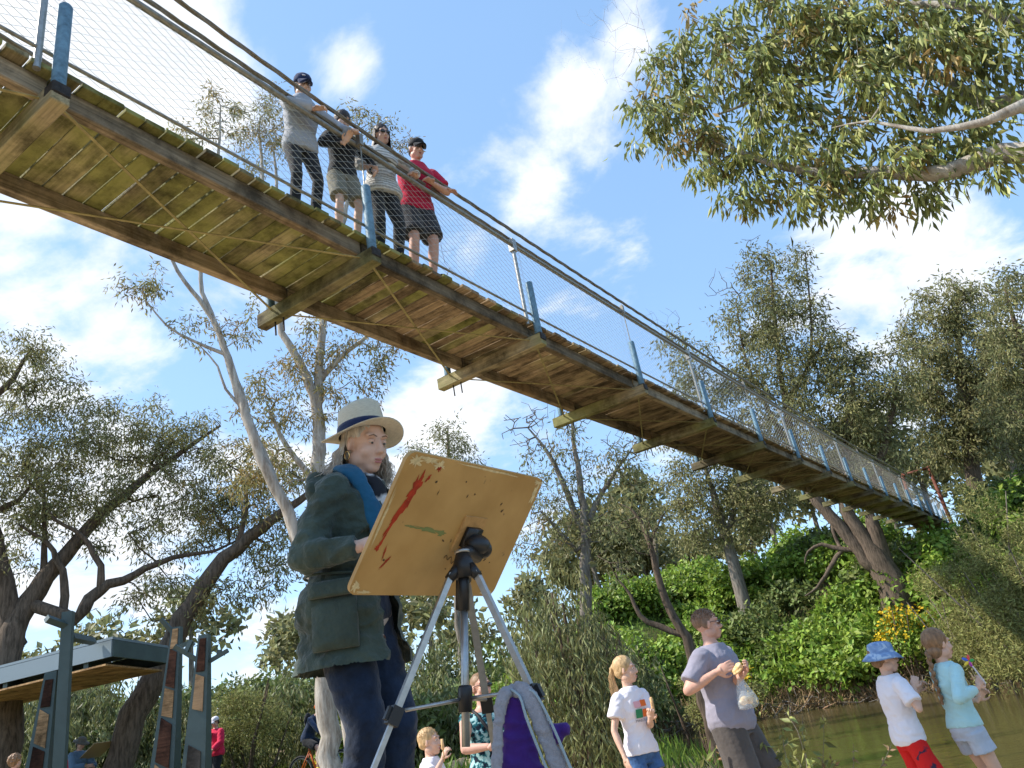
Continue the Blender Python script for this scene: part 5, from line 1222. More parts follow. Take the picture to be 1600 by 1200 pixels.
on_chest(P, .035, 1.315, .07, .055, K['p'], 'shirt_print'); on_chest(P, -.035, 1.32, .07, .055, K['o'], 'shirt_print'); on_chest(P, .03, 1.235, .07, .075, K['g'], 'shirt_print'); on_chest(P, -.045, 1.235, .07, .065, K['o'], 'shirt_print')
def chest_text(P, txt, x0, z0, h, m):
    cu = bpy.data.curves.new('txt', 'FONT'); cu.body = txt; cu.size = h; cu.align_x = 'CENTER'; cu.resolution_u = 2; t_ = bpy.data.objects.new('txt', cu); C.objects.link(t_)
    e = t_.evaluated_get(bpy.context.evaluated_depsgraph_get()); me = bpy.data.meshes.new_from_object(e); bpy.data.objects.remove(t_)
    T = TORSO_F if P.female else TORSO; zs = [r[0] for r in T]
    for v_ in me.vertices:
        x = x0-v_.co.x*1.0; zz = z0+v_.co.y; rx_ = np.interp(zz, zs, [r[1] for r in T])*P.g+.042; ry_ = np.interp(zz, zs, [r[2] for r in T])*P.g+.042
        v_.co = Vector(tuple((P.up((0, 0, zz))+np.array([x, ry_*max(0, 1-abs(x/rx_)**2.3)**(1/2.3), 0]))*P.k))
    return ob('shirt_lettering', me, m, P.o)
chest_text(P, 'MINECRAFT', -.005, 1.165, .030, K['k'])
w_ = P.o.matrix_world if False else None
st = np.array(list(at(1022, 1116, 6.63))); mb = MB(); mb.tube([st-np.array([0, 0, .06]), st+np.array([0, 0, .02])], .004, 8); mb.tube([st+np.array([0, 0, .015]), st+np.array([.0, 0, .03]), st+np.array([.002, 0, .115]), st+np.array([.002, 0, .125])], [.008, .0135, .0125, .006], 10)
so_ = mb.build('snack_stick', mat('golden_snack', (.62, .38, .18), .7, .2, 0, .25, 40), None, True); tag(so_, 'golden snack on a stick held upright by the girl in white', 'snack')
P = bank('boy in blue printed bucket hat, white tee and red shorts by the water', 1372, 1008, 6.35, 1.26, face=(.99, .10), girth=.86, hs=1.16, headrot=(-.25, -.05, 0), skin=SKIN3, voxel=.0115,
    arms={'r': (at(1428, 1074, 6.28), (.7, -.1, -1)), 'l': (np.array([-.02, .24, 1.28]), (-.5, .1, -1))}, hand={'r': dict(d=(-.15, .5, .85), n=(-.7, .3, 0), curl=.95), 'l': dict(d=(.3, .5, .8), n=(.7, .3, 0), curl=.9)})
P.body(); P.top(F_white, hem=.86, sleeve=.74, loose=.030, slv=.024, name='tee_shirt', flare=.04, amp=.016); P.bottom(F_redsh, .80, .016, 'red_shorts', waist=.92, flare=.034); P.shoes(RUB); P.hair_cap(H_light, .004)
mb = MB(); n = 32
def brg(r, z, dz=0): return np.array([P.H2((r*math.cos(a), r*1.08*math.sin(a)-.012, z+dz*math.sin(3*a))) for a in np.arange(n)*2*math.pi/n])
mb.loft([brg(.150, -.012, .006), brg(.152, -.008, .006), brg(.118, .030, .002), brg(.096, .052), brg(.094, .09), brg(.086, .118), brg(.055, .132), brg(.01, .136)], cap=False); mb.loft([brg(.092, .046), brg(.118, .024, .002), brg(.150, -.012, .006)], cap=False); P.mbput('bucket_hat', mb, F_bucket)
def letters(P, txt, px_, m):
    pass
P = bank('girl with long braid in pale aqua top and pale denim shorts by the water', 1456, 986, 6.35, 1.30, face=(.98, .18), female=True, girth=.84, hs=1.14, headrot=(-.05, -.05, 0), skin=SKIN3, voxel=.0115,
    arms={'r': (at(1528, 1074, 6.26), (.5, -.4, -1)), 'l': (np.array([-.02, .22, 1.12]), (-.5, -.3, -1))}, hand={'r': dict(d=(-.1, .6, .6), n=(-.8, .2, 0), curl=.95), 'l': dict(d=(.3, .6, .6), n=(.8, 0, 0), curl=.9)}, feet={'r': (.08, -.02, .085), 'l': (-.10, .10, .085)})
P.body(); P.top(F_aqua, hem=.93, sleeve=1.80, loose=.020, slv=.013, name='aqua_top', flare=.04, amp=.013); P.bottom(F_pale, .42, .018, 'denim_shorts', flare=.016); P.shoes(RUB)
P.hair_cap(H_light, .012, -.05, noise_a=.006)
mb = MB()
for k in range(13): P.hell(mb, (.010*(1 if k % 2 else -1), -.108-.003*k+.0012*k*k*.2, -.06-.030*k), (.023-.0008*k, .020-.0005*k, .026), rotm('Y', .5 if k % 2 else -.5))
P.put('braid', blob(mb, .007, 1, .003, 60), H_light)
mb = MB(); q0 = np.array(list(at(1534, 1060, 6.26))); q1 = np.array(list(at(1510, 1028, 6.26))); mb.tube([q0, q0*.5+q1*.5], .006, 8)
tw = empty('pinwheel_toy', 'small multicoloured twirling toy on a stick held by the girl in aqua', 'toy', tuple(q0)); mb2 = MB(); mb2.tube([(0, 0, 0)-(q1-q0)*.25, (q1-q0)*.6], .0055, 8); mb2.build('stick', mat('toy_stick', (.6, .55, .55), .4), tw)
for k, c in enumerate(((.02, .35, .06), (.75, .05, .04), (.04, .12, .6), (.8, .6, .05), (.45, .05, .4))):
    mb2 = MB(); a = k*1.257; u_ = unit((math.cos(a), .2, math.sin(a))); mb2.ell((q1-q0)*.85+u_*.022, (.022, .010, .006), (u_, unit(np.cross(u_, (0, 1, .1))), (0, 1, 0)), 8, 6); mb2.build('toy_blade', mat('toy_%d' % k, c, .3, .5), tw, True)
P = bank('woman in sunglasses and teal floral sleeveless top behind the tripod', 748, 1051, 6.7, 1.62, face=(.45, -.89), female=True, girth=1.08, headrot=(.1, .05, 0), skin=SKIN2, voxel=.0115,
    arms={'r': (at(768, 1166, 6.35), (.9, -.8, -.3)), 'l': (np.array([-.22, .20, 1.02]), (-.8, -.8, 0))}, hand={'r': dict(d=(-.6, .5, .5), n=(-.3, -.5, .3), curl=.9)})
P.body(); P.top(F_floral, hem=.80, sleeve=.02, loose=.020, slv=-.004, name='floral_top', flare=.08, neck=1.43); P.bottom(F_black, 1.9, .015, 'trousers'); P.shoes(RUB); P.sunglasses(); P.hair_cap(H_light, .003, -.01, noise_a=.004)
mb = MB(); mb.tube([P.up((.10, -.06, 1.47)), P.up((.10, .09, 1.42)), P.up((.05, .165, 1.30)), P.up((0, .19, 1.15)), P.up((-.08, .19, 1.0))], .014, 8); P.mbput('bag_strap', mb, RUB)
P = bank('small fair-haired boy in white tee in front of the woman in floral top', 668, 1141, 6.4, 1.16, face=(.95, -.25), girth=.84, hs=1.2, headrot=(0, 0, 0), skin=SKIN3, voxel=.0115,
    arms={'r': (at(692, 1185, 6.25), (.5, -.8, -.5)), 'l': (np.array([-.16, .30, 1.12]), (-.5, -.8, -.5))}, hand={'r': dict(d=(0, .5, .8), n=(-.7, .3, 0), curl=.9)})
P.body(); P.top(F_white, hem=.86, sleeve=.74, loose=.024, slv=.02, name='tee_shirt'); P.bottom(F_denim, .8, .02, 'shorts'); P.shoes(RUB); P.hair_cap(H_blond, .006, -.01, noise_a=.006); short_hair(P, H_blond, 350)
st = np.array(list(at(693, 1178, 6.22))); mb = MB(); mb.tube([st-np.array([0, 0, .05]), st+np.array([0, 0, .03])], .004, 8); mb.tube([st+np.array([0, 0, .025]), st+np.array([0, 0, .04]), st+np.array([0, 0, .10])], [.008, .012, .010], 10)
so_ = mb.build('snack_stick', MATS['golden_snack'], None, True); tag(so_, 'snack on a stick held by the small fair-haired boy', 'snack')
# ---- people further off
def far_p(label, px, d, H, **k):
    p = at(px, 1000, d); return Person(label, None, H=H, at_xyz=(p.x, p.y, gz(p.x, p.y)), voxel=.017, **k)
P = far_p('person in bright red jacket and pale cap half hidden by a shelter post', 336, 22, 1.70, face=(-.5, -.85), girth=1.1, headrot=(0, -.25, 0), arms={'r': (np.array([.14, .32, 1.0]), (.8, -.8, 0)), 'l': (np.array([-.2, .26, .98]), (-.8, -.8, 0))})
P.body(); P.top(F_pink, hem=.84, sleeve=1.9, loose=.05, slv=.035, name='red_jacket', amp=.012); P.bottom(F_black, 1.95, .02, 'trousers'); P.shoes(RUB); P.hair_cap(H_dark, .004); P.cap(F_white)
mb = MB(); mb.box(P.up((0, .20, 1.36)), (.16, .03, .16)); P.mbput('orange_collar', mb, F_orange); mb = MB(); mb.box(P.up((.03, .215, 1.12)), (.09, .01, .11)); P.mbput('name_tag', mb, F_white)
P = far_p('person in blue shirt and wide grey hat drawing on a board near the shelter', 128, 20, 1.62, face=(.9, -.35), girth=1.1, lean=.22, female=True, headrot=(0, -.45, 0), arms={'r': (np.array([.06, .42, 1.12]), (.8, -.8, -.2)), 'l': (np.array([-.14, .42, 1.08]), (-.8, -.8, 0))})
P.body(); P.top(F_work, hem=.82, sleeve=1.9, loose=.04, slv=.03, name='blue_shirt', amp=.012); P.bottom(F_black, 1.95, .02, 'trousers'); P.shoes(RUB); P.hair_cap(H_dark, .012, -.06)
mb = MB(); n = 24
mb.loft([brg(.168, .02, .004), brg(.170, .025, .004), brg(.110, .05), brg(.092, .06), brg(.088, .105), brg(.06, .128), brg(.01, .132)], cap=False); P.mbput('wide_hat', mb, cloth('grey_felt', (.12, .115, .10), .15, .4, 30))
p = at(152, 1172, 19.7); mb = MB(); e1 = unit((.75, -.45, .38)); e2 = unit(np.cross((0, 0, 1), e1)); mb.box((0, 0, 0), (.62, .46, .012), (e1, e2, np.cross(e1, e2))); o = mb.build('sketch_board', mat('pale_board', (.50, .38, .22), .6), None); o.location = p; tag(o, 'tilted sketch board held by the person in the wide grey hat', 'board')
p = at(24, 1180, 14); P = Person('curly brown-haired child whose head just shows at the bottom left', p, H=1.2, face=(.3, .95), hs=1.15, girth=.85, voxel=.017)
P.body(); P.top(F_grey, hem=.85, sleeve=1.8, loose=.03, name='jumper'); P.bottom(F_black, 1.9, .02, 'trousers'); P.shoes(RUB)
def curls(mb):
    rg = random.Random(2)
    for _ in range(60):
        u_ = unit((rg.gauss(0, 1), rg.gauss(0, 1)-.3, rg.gauss(0, 1)+.6)); P.hell(mb, (u_[0]*.09, u_[1]*.105-.02, u_[2]*.10+.03), (.022, .022, .022), None, 8, 6)
P.hair_cap(H_light, .012, -.03, extra=curls)
P = far_p('person in dark red top mostly hidden behind the steel shelter post', 104, 19.0, 1.42, face=(.2, 1), girth=.95, hs=1.05); P.body(); P.top(F_pink, hem=.85, sleeve=1.8, loose=.03, name='red_top'); P.bottom(F_black, 1.9, .02, 'trousers'); P.shoes(RUB); P.hair_cap(H_dark, .01)
# ---- cyclist and mountain bike
cb = at(489, 1000, 20); cg = gz(cb.x, cb.y); cf = unit((.93, -.36, 0)); 
bike = empty('mountain_bike', 'orange-framed mountain bike ridden left of the bare trunk', 'bicycle', (cb.x, cb.y, cg), math.atan2(-cf[0], cf[1]))
M_or = mat('orange_frame', (.60, .13, .02), .35, .5); M_tyre = mat('tyre_rubber', (.02, .02, .02), .8)
def wheel(y):
    mb = MB(); mb.tube([(0, y+.335*math.cos(t), .345+.335*math.sin(t)) for t in np.linspace(0, 2*math.pi, 33)], .026, 8, False); w_ = mb.build('wheel', M_tyre, bike, True)
    mb = MB(); mb.tube([(0, y+.30*math.cos(t), .345+.30*math.sin(t)) for t in np.linspace(0, 2*math.pi, 33)], .011, 6, False)
    for t in np.linspace(0, 2*math.pi, 17)[:-1]: mb.tube([(0, y, .345), (0, y+.30*math.cos(t), .345+.30*math.sin(t))], .002, 3, False)
    mb.tube([(-.05, y, .345), (.05, y, .345)], .025, 8); mb.build('rim', M_galv, w_)
wheel(-.53); wheel(.56)
mb = MB(); bbk, seat_t, head_t, head_b = (0, -.1, .33), (0, -.28, .83), (0, .36, .88), (0, .40, .74)
for a, b_ in ((bbk, seat_t), (seat_t, head_t), (bbk, head_b), (head_t, head_b)): mb.tube([a, b_], .022, 8)
for q in (-.05, .05): mb.tube([(q*.5, -.26, .76), (q, -.53, .345)], .011, 6); mb.tube([(q*.5, -.1, .33), (q, -.53, .345)], .012, 6)
mb.build('frame', M_or, bike, True)
mb = MB()
for q in (-.06, .06): mb.tube([(q, .42, .70), (q, .56, .345)], .020, 8)
mb.tube([(-.06, .42, .70), (.06, .42, .70)], .02, 8); mb.build('fork', M_galv, bike, True)
mb = MB(); mb.tube([(0, .36, .88), (0, .34, .96), (0, .40, 1.0)], .016, 6); mb.tube([(-.36, .34, 1.02), (-.1, .40, 1.0), (.1, .40, 1.0), (.36, .34, 1.02)], .014, 6); mb.build('handlebar', RUB, bike, True)
mb = MB(); mb.tube([(0, -.28, .83), (0, -.31, .93)], .014, 6); mb.ell((0, -.31, .945), (.065, .13, .025)); mb.build('saddle', RUB, bike, True)
mb = MB(); mb.tube([(-.012, -.1+.09*math.cos(t), .33+.09*math.sin(t)) for t in np.linspace(0, 2*math.pi, 17)], .006, 4, False); mb.tube([(.06, -.1, .33), (.075, .04, .24)], .012, 6); mb.tube([(-.06, -.1, .33), (-.075, -.24, .42)], .012, 6); mb.box((.11, .04, .24), (.09, .07, .018)); mb.box((-.11, -.24, .42), (.09, .07, .018)); mb.build('crankset', RUB, bike)
P = Person('cyclist in orange helmet and dark jersey riding left of the bare trunk', None, H=1.74, at_xyz=(cb.x, cb.y, cg+.04), face=tuple(cf[:2]), girth=.98, lean=.55, headrot=(-.5, .12, 0), voxel=.017, skin=SKIN2, arms={'r': (np.array([.33, .36, 1.03]), (.8, -.4, -.3)), 'l': (np.array([-.33, .36, 1.03]), (-.8, -.4, -.3))}, feet={'r': (.11, .06, .36), 'l': (-.11, -.16, .50)}, hand={'r': dict(d=(0, .9, -.2), n=(0, 0, -1), curl=.9), 'l': dict(d=(0, .9, -.2), n=(0, 0, -1), curl=.9)})
# sit the rider back onto the saddle
for n in 'rl': P.J['hip'+n] = P.J['hip'+n]+np.array([0, 0, .0])
P.o.location = P.o.location+Vector(tuple(-.30*cf))+Vector((0, 0, .06))
P.J['anr'] = P.J['anr']+np.array([0, .28, -.06]); P.J['anl'] = P.J['anl']+np.array([0, .26, -.06])
for n, sg in (('r', 1), ('l', -1)):
    kn, an = ik(P.J['hip'+n], P.J['an'+n], .425, .415, (sg*.12, 1, .3)); P.J['kn'+n] = kn; P.J['an'+n] = an
    el, wr = ik(P.J['sh'+n], np.array([sg*.33, .66, .97]), .285, .255, (sg*.8, -.4, -.3)); P.J['el'+n] = el; P.J['wr'+n] = wr
P.body(); P.top(F_navy, hem=.88, sleeve=1.85, loose=.014, slv=.012, name='jersey'); P.bottom(F_black, .85, .012, 'shorts'); P.shoes(mat('yellow_shoe', (.7, .55, .03), .5)); P.sunglasses()
mb = MB(); P.hell(mb, (0, -.02, .07), (.098, .128, .078), None, 18, 12); P.put('helmet', blob(mb, .012, 1, .006, 22), mat('orange_helmet', (.75, .16, .02), .4, .5)); mb = MB(); mb.ell(P.up((0, -.15, 1.28)), (.13, .07, .18)); P.put('backpack', blob(mb, .014, 2, .008), F_black)

# ------------------------------------------------------------------ drawing board, tripod, bag
bc = np.array([(-0.356+.057-.225-.637)/4, (2.325+2.955+3.144+2.514)/4, (1.819+1.828+1.451+1.443)/4])
ex = unit(np.array([.057, 2.955, 1.828])-np.array([-.356, 2.325, 1.819])); ez = unit(np.array([-.356, 2.325, 1.819])-np.array([-.637, 2.514, 1.443])); ey = np.cross(ez, ex); ez = np.cross(ex, ey)
def board_mat():
    m = bpy.data.materials.new('worn_board'); m.use_nodes = True; t = m.node_tree; L = t.links.new; b = t.nodes['Principled BSDF']; b.inputs['Roughness'].default_value = .55
    tcn = N(t, 'ShaderNodeTexCoord')
    n1 = N(t, 'ShaderNodeTexNoise'); n1.inputs['Scale'].default_value = 5; n1.inputs['Detail'].default_value = 8; L(tcn.outputs['Object'], n1.inputs['Vector'])
    r = N(t, 'ShaderNodeValToRGB'); e = r.color_ramp.elements; e[0].position = .3; e[0].color = (.40, .235, .07, 1); e[1].position = .75; e[1].color = (.56, .355, .13, 1); L(n1.outputs['Fac'], r.inputs[0])
    n2 = N(t, 'ShaderNodeTexNoise'); n2.inputs['Scale'].default_value = 24; n2.inputs['Detail'].default_value = 5; L(tcn.outputs['Object'], n2.inputs['Vector'])
    mr = N(t, 'ShaderNodeMapRange'); mr.inputs['From Min'].default_value = .70; mr.inputs['From Max'].default_value = .78; L(n2.outputs['Fac'], mr.inputs['Value'])
    mx = N(t, 'ShaderNodeMix', data_type='RGBA'); L(mr.outputs[0], mx.inputs[0]); L(r.outputs[0], mx.inputs[6]); mx.inputs[7].default_value = (.07, .045, .03, 1); L(mx.outputs[2], b.inputs['Base Color'])
    return m
BWd, BHt, BT = .752, .507, .014
def round_rect(w_, h_, r, n=6):
    out = []
    for cx, cz, a0 in ((w_/2-r, h_/2-r, 0), (-w_/2+r, h_/2-r, 90), (-w_/2+r, -h_/2+r, 180), (w_/2-r, -h_/2+r, 270)):
        for k in range(n+1): a = R(a0+90*k/n); out.append((cx+r*math.cos(a), cz+r*math.sin(a)))
    return np.array(out)
board = empty('drawing_board', 'worn ochre drawing board with red and green paint marks on the tripod', 'drawing board', tuple(bc))
bax = (ex, ey, ez); 
def bloc(x, y, z): return ex*x+ey*y+ez*z
rr = round_rect(BWd, BHt, .035)
mb = MB(); mb.loft([np.array([bloc(x, -BT/2, z) for x, z in rr]), np.array([bloc(x, BT/2, z) for x, z in rr])]); mb.build('panel', board_mat(), board)
rr2 = round_rect(BWd*.93, BHt*.92, .01); mb = MB(); mb.loft([np.array([bloc(x, BT/2+.001, z) for x, z in rr2]), np.array([bloc(x, BT/2+.004, z) for x, z in rr2])]); mb.build('paper_sheet', mat('white_paper', (.8, .79, .76), .8), board)
def paint_patch(name, x, z, w_, h_, m, seed, ang=0, jag=.35, n=26):
    """thin irregular dab of paint or worn veneer lying on the camera side of the board"""
    rg = random.Random(seed); pts = []
    for k in range(n):
        a = 2*math.pi*k/n; f = 1+rg.uniform(-jag, jag); px_, pz_ = w_/2*f*math.cos(a), h_/2*f*math.sin(a); pts.append((x+px_*math.cos(ang)-pz_*math.sin(ang), z+px_*math.sin(ang)+pz_*math.cos(ang)))
    pts = [(max(-BWd/2+.006, min(BWd/2-.006, a)), max(-BHt/2+.006, min(BHt/2-.006, b_))) for a, b_ in pts]
    V = np.array([bloc(a, -BT/2-.0012, b_) for a, b_ in pts]+[bloc(x, -BT/2-.0014, z)]); F = np.array([(k, (k+1) % n, n) for k in range(n)])
    return ob(name, mesh_np(name, V, F), m, board)
PR = mat('dried_red_paint', (.36, .035, .012), .6, .3, 0, .3, 30); PG = mat('dried_green_paint', (.20, .24, .09), .6); PC = mat('chipped_cream', (.62, .52, .30), .7, .2, 0, .2, 40); PK = mat('dark_stain', (.06, .04, .025), .7)
# board coordinates: x along the long side (left edge = -.376), z up (top = .253)
for k, (x, z, w_, h_, a) in enumerate(((-.285, .13, .035, .12, -.15), (-.30, .07, .022, .14, -.25), (-.315, .01, .016, .10, -.3), (-.325, -.05, .010, .06, -.2), (-.215, .215, .022, .022, .3), (-.245, .175, .010, .03, -.5), (-.27, -.13, .012, .055, -.5), (-.295, -.10, .008, .05, .1), (-.335, -.085, .02, .02, .4))): paint_patch('paint_mark', x, z, w_, h_, PR, k+1, a, .45)
for k, (x, z, w_, h_) in enumerate(((-.14, -.005, .12, .014), (-.07, -.012, .05, .018), (-.22, 0, .06, .008))): paint_patch('paint_mark', x, z, w_, h_, PG, k+20, -.08, .5)
for k, (x, z, w_, h_) in enumerate(((-.33, .225, .05, .035), (-.27, .235, .08, .02), (-.22, .225, .05, .03), (.352, .19, .022, .08), (.345, .235, .04, .02), (-.355, -.22, .03, .04), (-.31, -.243, .05, .012), (.33, -.235, .06, .02), (-.365, .0, .012, .2), (.05, .244, .3, .010))): paint_patch('chipped_edge', x, z, w_, h_, PC, k+40, 0, .5)
for k in range(14): paint_patch('stain', random.uniform(-.3, .34), random.uniform(-.22, .24), random.uniform(.004, .018), random.uniform(.004, .01), PK, k+70, random.uniform(0, 3), .5)
# handwriting below the mounting block
mb = MB(); pts = []
for k in range(40): t = k/39; pts.append(bloc(.00+.16*t, -BT/2-.0015, -.105+.010*math.sin(t*34)+.006*math.sin(t*13)-.012*t))
mb.tube(pts, .0011, 4); mb.build('handwriting', PK, board)
mb = MB(); mb.box(bloc(.075, -BT/2-.004, -.005), (.12, .008, .14), bax); mb.build('mounting_block', mat('raw_block', (.50, .30, .12), .7, .2, 0, .2, 20), board)
# tripod
hub = np.array(list(at(724, 880, 2.72))); TZ = gz(hub[0], hub[1])
tri = empty('tripod', 'grey aluminium camera tripod with black joints carrying the drawing board', 'tripod', (hub[0], hub[1], TZ)); TO = np.array([hub[0], hub[1], TZ])
M_alu = mat('brushed_aluminium', (.42, .42, .41), .38, .5, .85, .12, 40); M_blk = mat('black_plastic', (.014, .014, .015), .42, .45)
tp = lambda p: np.array(p)-TO
plate = bc+bloc(.075, -BT/2-.012, -.01)
mb = MB(); mb.ell(tp(plate+bloc(.01, -.04, -.01)), (.055, .042, .036), bax, 14, 9); mb.box(tp(plate+bloc(0, -.008, 0)), (.075, .018, .075), bax); mb.ell(tp(plate+bloc(.035, -.05, -.02)), (.03, .035, .034), bax, 12, 8); nk = plate+bloc(.012, -.055, -.045)
mb.tube([tp(nk), tp(nk*.4+hub*.6+np.array([0, 0, .03])), tp(hub+np.array([0, 0, .03]))], [.028, .022, .024], 12); mb.build('pan_head', M_blk, tri, True)
mb = MB(); mb.tube([tp(hub+np.array([0, 0, .045])), tp(hub+np.array([0, 0, .035]))], .027, 16); mb.build('collar_ring', M_alu, tri, True)
mb = MB(); mb.tube([tp(hub+np.array([0, 0, .035])), tp(hub+np.array([0, 0, 0])), tp(hub-np.array([0, 0, .05]))], [.022, .036, .040], 14)
feet = []
for (px, py, dd) in ((602, 1190, 2.60), (869, 1190, 2.62)):
    q = np.array(list(at(px, py, dd))); dr = q-hub; feet.append(hub+dr*((hub[2]-TZ)/(hub[2]-q[2])))
feet.append(hub+np.array([-.02, .52, TZ-hub[2]])); 
for f in feet: dr = unit(f-hub); hz = unit((dr[0], dr[1], 0)); mb.tube([tp(hub+hz*.022-np.array([0, 0, .015])), tp(hub+hz*.03+dr*.06)], [.02, .017], 10)
mb.build('hub', M_blk, tri, True)
for f in feet:
    dr = unit(f-hub); hz = unit((dr[0], dr[1], 0)); a = hub+hz*.03+dr*.04; L_ = np.linalg.norm(f-a); sd_ = unit(np.cross(dr, (0, 0, 1)))
    mb = MB(); mb.box(tp(a+dr*L_*.24), (.024, .019, L_*.48), (sd_, np.cross(dr, sd_), dr)); lg = mb.build('leg', M_alu, tri)
    mb = MB(); mb.box(tp(a+dr*L_*.74), (.018, .014, L_*.5), (sd_, np.cross(dr, sd_), dr)); mb.build('lower_leg', M_alu, lg)
    mb = MB(); mb.box(tp(a+dr*L_*.47), (.042, .036, .055), (sd_, np.cross(dr, sd_), dr)); mb.box(tp(a+dr*L_*.47-np.cross(dr, sd_)*.022), (.022, .014, .04), (sd_, np.cross(dr, sd_), dr)); mb.build('leg_clamp', M_blk, lg)
    mb = MB(); mb.ell(tp(f), (.016, .016, .014)); mb.build('rubber_foot', RUB, lg)
low = np.array(list(at(727, 1092, 2.70))); cdir = unit(low-hub)
mb = MB(); mb.tube([tp(hub), tp(hub+cdir*.16)], .019, 12); mb.build('column_sleeve', M_blk, tri, True)
mb = MB(); mb.tube([tp(hub+cdir*.16), tp(low+cdir*.14)], .0135, 12); mb.build('centre_column', M_alu, tri, True)
mb = MB(); mb.tube([tp(low-cdir*.04), tp(low-cdir*.03), tp(low+cdir*.04)], [.020, .024, .022], 12); mb.build('column_clamp', M_blk, tri, True)
for f in feet:
    dr = unit(f-hub); L_ = np.linalg.norm(f-hub); mb = MB(); mb.tube([tp(low), tp(hub+dr*L_*.47)], .006, 8); mb.build('spreader', M_alu, tri, True)
mb = MB(); hd0 = plate+bloc(.0, -.05, -.04); mb.tube([tp(hd0), tp(hub+np.array([-.03, .06, -.03])), tp(hub+np.array([-.045, .09, -.14]))], [.009, .009, .012], 8); mb.build('pan_handle', M_blk, tri, True)
# carrier bag slung over the right tripod leg
bgp = np.array(list(at(808, 1085, 2.58))); bag = empty('sling_carrier', 'purple fabric carrier with grey mesh straps slung over the tripod leg', 'bag', tuple(bgp))
F_purple = cloth('purple_fabric', (.055, .018, .17), .25, .8, 14); F_mesh = mat('grey_mesh_strap', (.30, .29, .31), .8, .2, 0, .12, 90, .9, 260, bdist=.003); F_edge = mat('grey_teal_edge', (.30, .37, .40), .8)
def ribbon(name, pix, w_, th, m, parent, vox=.006):
    pts = [np.array(list(at(*q)))-bgp for q in pix]; sm = [s_[0] for s_ in smooth_poly([(Vector(p), 1) for p in pts], .02)]; rg_ = []
    for k, p in enumerate(sm):
        d_ = unit(sm[min(k+1, len(sm)-1)]-sm[max(k-1, 0)]); nn = unit(np.array([0, -1, .2])-d_*(np.array([0, -1, .2])@d_)); ss = np.cross(d_, nn); rg_.append(ring(p, ss, nn, w_/2, th/2, 14, 3))
    mb = MB(); mb.loft(rg_)
    if w_ < .02: return ob(name, mb.mesh(name, True), m, parent)
    V, F = blob(mb, .006, 1, .010, 15, (1, 1, 1), 4); return ob(name, mesh_np(name, V, F, True), m, parent)
for_sleeve = ribbon('strap', [(815, 1075, 2.56), (790, 1082, 2.53), (781, 1110, 2.52), (777, 1150, 2.51), (776, 1215, 2.50)], .034, .012, F_mesh, bag)
s2 = ribbon('strap', [(802, 1075, 2.55), (822, 1082, 2.51), (838, 1115, 2.49), (856, 1160, 2.48), (880, 1215, 2.47)], .050, .012, F_mesh, bag)
ribbon('strap_edging', [(796, 1077, 2.545), (812, 1088, 2.50), (822, 1120, 2.48), (838, 1162, 2.47), (860, 1215, 2.46)], .008, .016, F_edge, s2)
ribbon('strap_edging', [(808, 1074, 2.545), (834, 1082, 2.50), (853, 1113, 2.48), (873, 1156, 2.47), (897, 1215, 2.46)], .008, .016, F_edge, s2)
mb = MB(); rg_ = []
for px, py, dd, w_ in ((806, 1078, 2.56, .022), (805, 1100, 2.55, .034), (807, 1130, 2.545, .046), (812, 1165, 2.54, .062), (820, 1215, 2.535, .082)):
    rg_.append(ring(np.array(list(at(px, py, dd)))-bgp, np.array([1., 0, 0]), np.array([0, 1., 0]), w_*.8, .022, 18, 2.3))
mb.loft(rg_); V, F = blob(mb, .007, 1, .026, 11, (2.6, 1, .3), 3); ob('carrier_panel', mesh_np('carrier_panel', V, F, True), F_purple, bag)
mb = MB(); q = np.array(list(at(862, 1148, 2.60)))-bgp; mb.ell(q, (.045, .03, .032)); mb.ell(q+np.array([.03, 0, .008]), (.03, .025, .022)); V, F = blob(mb, .007, 2, .012, 16); ob('folded_waist_pad', mesh_np('folded_waist_pad', V, F, True), F_purple, bag)

# ------------------------------------------------------------------ shelter at the left
M_steel = mat('dark_green_steel', (.055, .085, .085), .5, .4, .1, .15, 3); M_roof_skylit = mat('roof_and_skylit_fascia', (.20, .25, .28), .5, .4, .2)
M_slat = wood('ceiling_slat_wood', (.62, .38, .19), (.52, .33, .16), 1.5, .2); M_pan1 = wood('dark_timber_panel', (.10, .045, .028), (.08, .04, .03), 1.0, .2); M_pan2 = wood('pale_timber_panel', (.40, .25, .13), (.30, .2, .12), 1.0, .2); M_pan3 = wood('grey_timber_panel', (.10, .085, .075), (.09, .08, .07), 1.0, .2)
def at_z(px, py, z):
    v = cF*FPX+cR*(px-800)+cU*(600-py); t = (z-CAMZ)/v[2]; return np.array([v[0]*t, v[1]*t, z])
RB = np.array(list(at(176, 999, 16.0))); zr = RB[2]; RC = at_z(263, 1013, zr); RA0 = at_z(0, 1044, zr); RA = RB+(RA0-RB)*1.9
shel = empty('park_shelter', 'flat-roofed park shelter with timber ceiling and dark green steel frame', 'shelter', (RB[0], RB[1], gz(RB[0], RB[1]))); SO = np.array(list(shel.location))
RD = RA+(RC-RB)
Zu = np.array([0, 0, 1.])
def slab(name, pts, z0, z1, m, parent=shel):
    mb = MB(); mb.loft([np.array([p+Zu*z0-SO for p in pts]), np.array([p+Zu*z1-SO for p in pts])]); return mb.build(name, m, parent)
e_in = unit(RC-RB); e_al = unit(RA-RB)
slab('roof_sheet', [RA, RB, RC, RD], .005, .05, M_roof_skylit)
for nm, a, b_ in (('fascia', RA, RB), ('fascia', RB, RC), ('fascia', RC, RD)):
    dd = unit(b_-a); nn = np.cross(dd, Zu); mb = MB(); mb.box((a+b_)/2-Zu*.15-SO, (np.linalg.norm(b_-a), .05, .28), (dd, nn, Zu)); mb.build(nm, M_steel if nm and a is not RA else M_roof_skylit, shel)  # left fascia gets a paler bluish tone, sky light put into its colour
